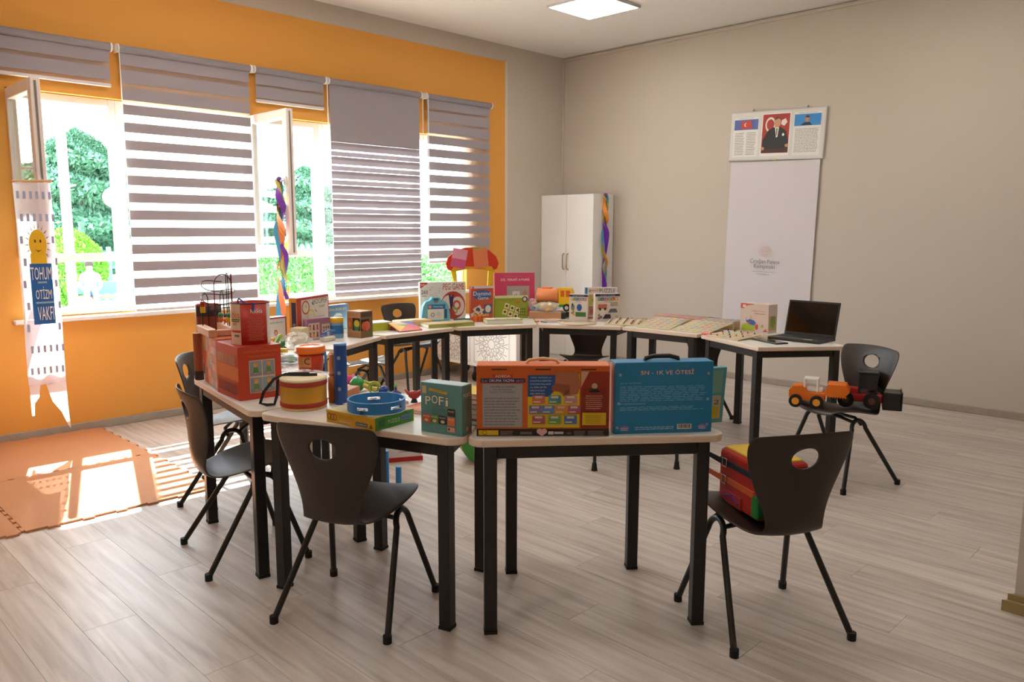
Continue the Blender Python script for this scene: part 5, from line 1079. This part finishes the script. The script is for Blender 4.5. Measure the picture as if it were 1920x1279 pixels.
cb.rbox(-.028, -.046, .182, .075, .046, .195, BK2, r=.005); cb.box(-.015, -.035, .10, .06, .035, .18, C('2a2826', .1)); cb.build('cab', t)
MB().prism([(.06, .09), (.075, .115), (.15, .055), (.145, .04)], -.012, .012, BK2, M=ROTX).prism([(.08, .085), (.12, .058), (.115, .05), (.075, .076)], -.018, .018, C('c8405a', .4), M=ROTX).build('arm', t)
MB().rbox(.10, -.07, .0, .19, .07, .095, BK2, r=.004).box(.19, -.075, .002, .196, .075, .1, BK2).build('black_bucket', t)
for x in (-.085, .045):
    for y in (-.055, .055):
        wl = MB().tube([(x, y - .018, .042), (x, y + .018, .042)], .042, C('14110f', .6), 20).build('wheel', t); MB().tube([(x, y + (.017 if y > 0 else -.02), .042), (x, y + (.02 if y > 0 else -.017), .042)], .018, C('5a3a30', .5), 12).build('hub', wl)

# ================================================================== FLOOR TOYS INSIDE THE RING
t = thing('red_toy_bucket_pack', 'white and red toy pack standing on the floor inside the ring', 'box', (2.27, -4.20, 0), radians(62)); t.scale = (1.15, 1.15, 1.15)
MB().prism([(-.11, 0), (.13, 0), (.13, .025), (-.11, .025)], -.07, .07, C('b8241c', .4), M=ROTX).build('base', t); MB().prism([(-.105, .025), (.12, .025), (.09, .23), (-.105, .23)], -.065, .065, C('e2dcd8', .45), M=ROTX).build('carton', t)
f = Face((-.105, -.0652, .025), (.2, 0, 0), (0, 0, .2), (0, -1, 0)); f.poly([(.45, .42), (.55, .56), (.62, .45)], 'a82a2a').text('Toys', .58, .42, .86, .52, 'a82a2a').rect(0, .3, .12, .9, 'd8762a').rect(0, .3, .12, .5, '3a7ab0').rect(0, .75, .12, .95, '5aa03a').lines(.5, .14, .8, .2, 1, 'c8a0a0', .6); f.build(t)
t = thing('blue_peg_stand', 'blue pegs on a small base board on the floor', 'toy', (2.75, -4.58, 0), radians(45))
MB().rbox(-.085, -.05, 0, .05, .05, .015, C('3a6aa0', .4), r=.003).build('base', t)
for x, h_ in ((-.055, .225), (.017, .13)): MB().cyl(.017, .015, h_, C('2f86cc', .35), 14, (x, 0, 0)).lathe([(.017, h_), (.014, h_ + .003), (.0001, h_ + .003)], C('7ab8e8', .35), 14, (x, 0, 0), cap=False).build('peg', t)
t = thing('green_rocker_toy', 'green half-round wooden rocker toy on the floor inside the ring', 'toy', (2.685, -3.83, 0), radians(60))
half = [(.16 * cos(pi + pi * k / 16), .165 + .165 * sin(pi + pi * k / 16)) for k in range(17)]
for y in (-.10, .10): MB().prism(half, -.008, .008, C('3f8a34', .35), M=Matrix.Translation((0, y, 0)) @ ROTX).build('side_panel', t)
pts = half; b_ = MB()
for i in range(16): b_.raw([(pts[i][0], -.1, pts[i][1]), (pts[i][0], .1, pts[i][1]), (pts[i + 1][0], .1, pts[i + 1][1]), (pts[i + 1][0], -.1, pts[i + 1][1])], [(0, 1, 2, 3)], C('d8b478', .5))
b_.build('curved_rim', t); MB().rbox(-.16, -.1, .150, .16, .1, .165, C('d8b478', .5), r=.003, seg=1).build('seat_board', t)

# ================================================================== OUTSIDE
GZ = -0.6
struct(MB().box(-60, -40, GZ - .1, -.13, 50, GZ, C('b8b4a6', .9, var=.15, scale=.6)).build('ground'))
def foliage(n, shape, leaf, mat, seed):
    rnd = random.Random(seed); b_ = MB(); vs_ = []; fs = []
    for _ in range(n):
        p = shape(rnd); u = Vector((rnd.gauss(0, 1), rnd.gauss(0, 1), rnd.gauss(0, 1))).normalized(); v = u.orthogonal().normalized(); s = leaf * rnd.uniform(.6, 1.4); i = len(vs_)
        vs_ += [p - u * s, p + v * s * .45, p + u * s, p - v * s * .45]; fs.append((i, i + 1, i + 2, i + 3))
    return b_.raw(vs_, fs, mat)
def blob(rx, ry, z0, z1, pw=.6):
    def f(r):
        h_ = r.random(); a = r.uniform(0, 2 * pi); k = (sin(pi * min(1, h_ * .92 + .08)) ** pw) * (.75 + .35 * r.random() ** .5); return Vector((rx * k * cos(a), ry * k * sin(a), z0 + (z1 - z0) * h_))
    return f
def cone(rx, z0, z1):
    def f(r):
        h_ = r.random() ** 1.4; a = r.uniform(0, 2 * pi); k = (1 - h_) ** .8 * (.55 + .5 * r.random() ** .5) * (.85 + .3 * sin(h_ * 26 + a * 2)); return Vector((rx * k * cos(a), rx * k * sin(a), z0 + (z1 - z0) * h_))
    return f
def tree(name, label, loc, shape, n, leaf, h_, th, seed, cat='tree', group=None):
    t = thing(name, label, cat, loc, 0, group); foliage(n, shape, leaf, C(h_, .7, var=.25, scale=.8), seed).build('crown', t)
    MB().tube([(0, 0, 0), (.05, 0, th * .5), (0, .03, th)], [.16, .12, .05] if cat == 'tree' else [.06, .05, .02], C('6a5646', .9), 8).build('trunk', t)
tree('cedar_tree', 'big blue-green conifer seen through the open left window', (-25, 2.2, GZ), cone(4.9, .7, 5.6), 28000, .13, '3f6a50', 4.6, 1)
tree('cedar_tree', 'second conifer standing beside the big one, behind the lowered blind', (-27, 12.5, GZ), cone(4.2, .8, 5.0), 14000, .13, '3f6a50', 4.2, 2)
tree('round_bush', 'rounded lime green bush in front of the conifers', (-17.6, -.45, GZ), blob(.9, .9, .1, 2.15), 9000, .06, '5f9f2a', 1.2, 3, 'bush')
tree('blossom_shrub', 'pale blossoming shrub by the green fence', (-16.2, 1.2, GZ), blob(.6, .6, .3, 2.2), 4500, .07, 'dfe8c8', 1.3, 4, 'bush')
for k, y in enumerate((2.2, 4.6, 7.0, 9.4, 11.8)):
    tree('hedge_shrub', ['leafy hedge shrub seen below the streamers', 'leafy hedge shrub behind the nearly closed blind', 'leafy hedge shrub right of the closed blind', 'leafy hedge shrub seen under the last blind', 'leafy hedge shrub farthest along the garden'][k], (-10.5, y, GZ), blob(.9, 1.02, .0, 1.55, .3), 7000, .055, '4f8a44', .7, 10 + k, 'bush', 'hedge shrubs outside')
t = thing('garden_fence', 'green slatted fence behind the garden', 'fence', (-19, 0, GZ))
for k in range(3): MB().box(-.02, -6, .5 + k * .45, .0, 9, .56 + k * .45, C('3f9a78', .5)).build('rail', t)
for k in range(60): MB().box(.0, -6 + k * .25, .0, .02, -5.86 + k * .25, 1.6, C('4fae88', .5)).build('slat', t)
t = thing('globe_lamp', 'white globe garden lamp on a pole outside the left window', 'lamp', (-12, -1.05, GZ))
MB().cyl(.03, 0, 2.6, C('a8aaa8', .5), 12).build('pole', t); MB().ball((0, 0, 2.80), .22, C('f4f2ee', .4), 20).build('globe', t)
t = thing('white_post', 'white square post just outside the left window', 'post', (-.55, -5.285, GZ)); MB().rbox(-.03, -.03, 0, .03, .03, 3.4, C('eeeeec', .5), r=.004).build('post', t); MB().box(-.06, -.06, 0, .06, .06, .02, C('cccccc', .5)).build('base_plate', t)
t = thing('garden_chair', 'white round-backed plastic garden chair outside the left window', 'chair', (-10.3, -2.45, GZ), radians(-70))
WP = C('f0eeea', .4)
MB().rbox(-.25, -.22, .40, .25, .24, .44, WP, r=.015).build('seat', t); MB().prism([(-.27, .42)] + [(.27 * cos(pi - pi * k / 12), .55 + .30 * sin(pi * k / 12)) for k in range(13)] + [(.27, .42)], -.02, .02, WP, M=Matrix.Translation((0, .24, 0)) @ ROTX).build('backrest', t)
for x in (-.22, .22):
    for y in (-.19, .21): MB().tube([(x, y, .41), (x * 1.1, y * 1.15, 0)], .02, WP, 8).build('leg', t)
t = thing('garden_bench', 'low red and blue playground bench beyond the window', 'bench', (-15.0, -.30, GZ), radians(75))
MB().rbox(-.9, -.2, .40, .9, .2, .46, C('b8503a', .5), r=.01).build('seat_plank', t); MB().rbox(-.9, .2, .5, .9, .25, .8, C('3a78b0', .5), r=.01).build('back_plank', t)
for x in (-.7, .7): MB().box(x - .05, -.18, 0, x + .05, .24, .40, C('7a7a78', .6)).build('support', t)
# seated person far outside (white top, blue jeans)
t = thing('person', 'seated person in white top and blue jeans on the playground bench', 'person', (-15.0, -.72, GZ), radians(75))
sk = bpy.data.meshes.new('body'); J = [(0, 0, .52), (0, .02, .75), (0, .02, .98), (0, 0, 1.08), (0, -.02, 1.16), (0, -.03, 1.26), (.09, -.02, .52), (.10, -.38, .54), (.10, -.40, .08), (.10, -.50, .03), (-.09, -.02, .52), (-.10, -.38, .54), (-.10, -.40, .08), (-.10, -.50, .03), (.18, .02, .97), (.24, -.08, .74), (.14, -.30, .62), (-.18, .02, .97), (-.24, -.08, .74), (-.14, -.30, .62)]
E_ = [(0, 1), (1, 2), (2, 3), (3, 4), (4, 5), (0, 6), (6, 7), (7, 8), (8, 9), (0, 10), (10, 11), (11, 12), (12, 13), (2, 14), (14, 15), (15, 16), (2, 17), (17, 18), (18, 19)]
sk.from_pydata(J, E_, []); po = bpy.data.objects.new('body_src', sk); COL.objects.link(po)
mo = po.modifiers.new('s', 'SKIN'); rad = [.13, .12, .14, .05, .09, .085, .10, .075, .05, .045, .10, .075, .05, .045, .06, .045, .035, .06, .045, .035]
for i, v in enumerate(sk.skin_vertices[0].data): v.radius = (rad[i], rad[i]); v.use_root = (i == 0)
po.modifiers.new('ss', 'SUBSURF').levels = 1
dg = bpy.context.evaluated_depsgraph_get(); pm = bpy.data.meshes.new_from_object(po.evaluated_get(dg)); bpy.data.objects.remove(po)
pm.materials.clear()
for h_ in ('e8e6e2', '5f82b8', 'c89a7c'): pm.materials.append(C(h_, .8))
for p in pm.polygons:
    c_ = p.center; p.use_smooth = True; p.material_index = 2 if (c_.z > 1.06 or (c_.z < .8 and abs(c_.x) > .12 and c_.y < -.12 and c_.z > .57)) else (1 if c_.z < .6 else 0)
bo = bpy.data.objects.new('body', pm); COL.objects.link(bo); bo.parent = t
MB().ball((0, .01, 1.25), .105, C('2c2018', .8), 14, sz=1.1).build('hair', t)
t = thing('apartment_building', 'pale apartment building beyond the garden hedge', 'building', (-42, 14, GZ), 0)
MB().box(-4, -9, 0, 4, 9, 12, C('e6e2da', .9)).build('wall', t)
for i in range(5):
    for j in range(3): wn = MB().box(4, -7.6 + i * 3.3, 1.6 + j * 3.4, 4.05, -6.0 + i * 3.3, 3.4 + j * 3.4, C('c8ccd0', .4)).build('window', t); MB().box(4.05, -7.5 + i * 3.3, 1.7 + j * 3.4, 4.07, -6.1 + i * 3.3, 3.3 + j * 3.4, C('8a98a4', .2)).build('pane', wn)
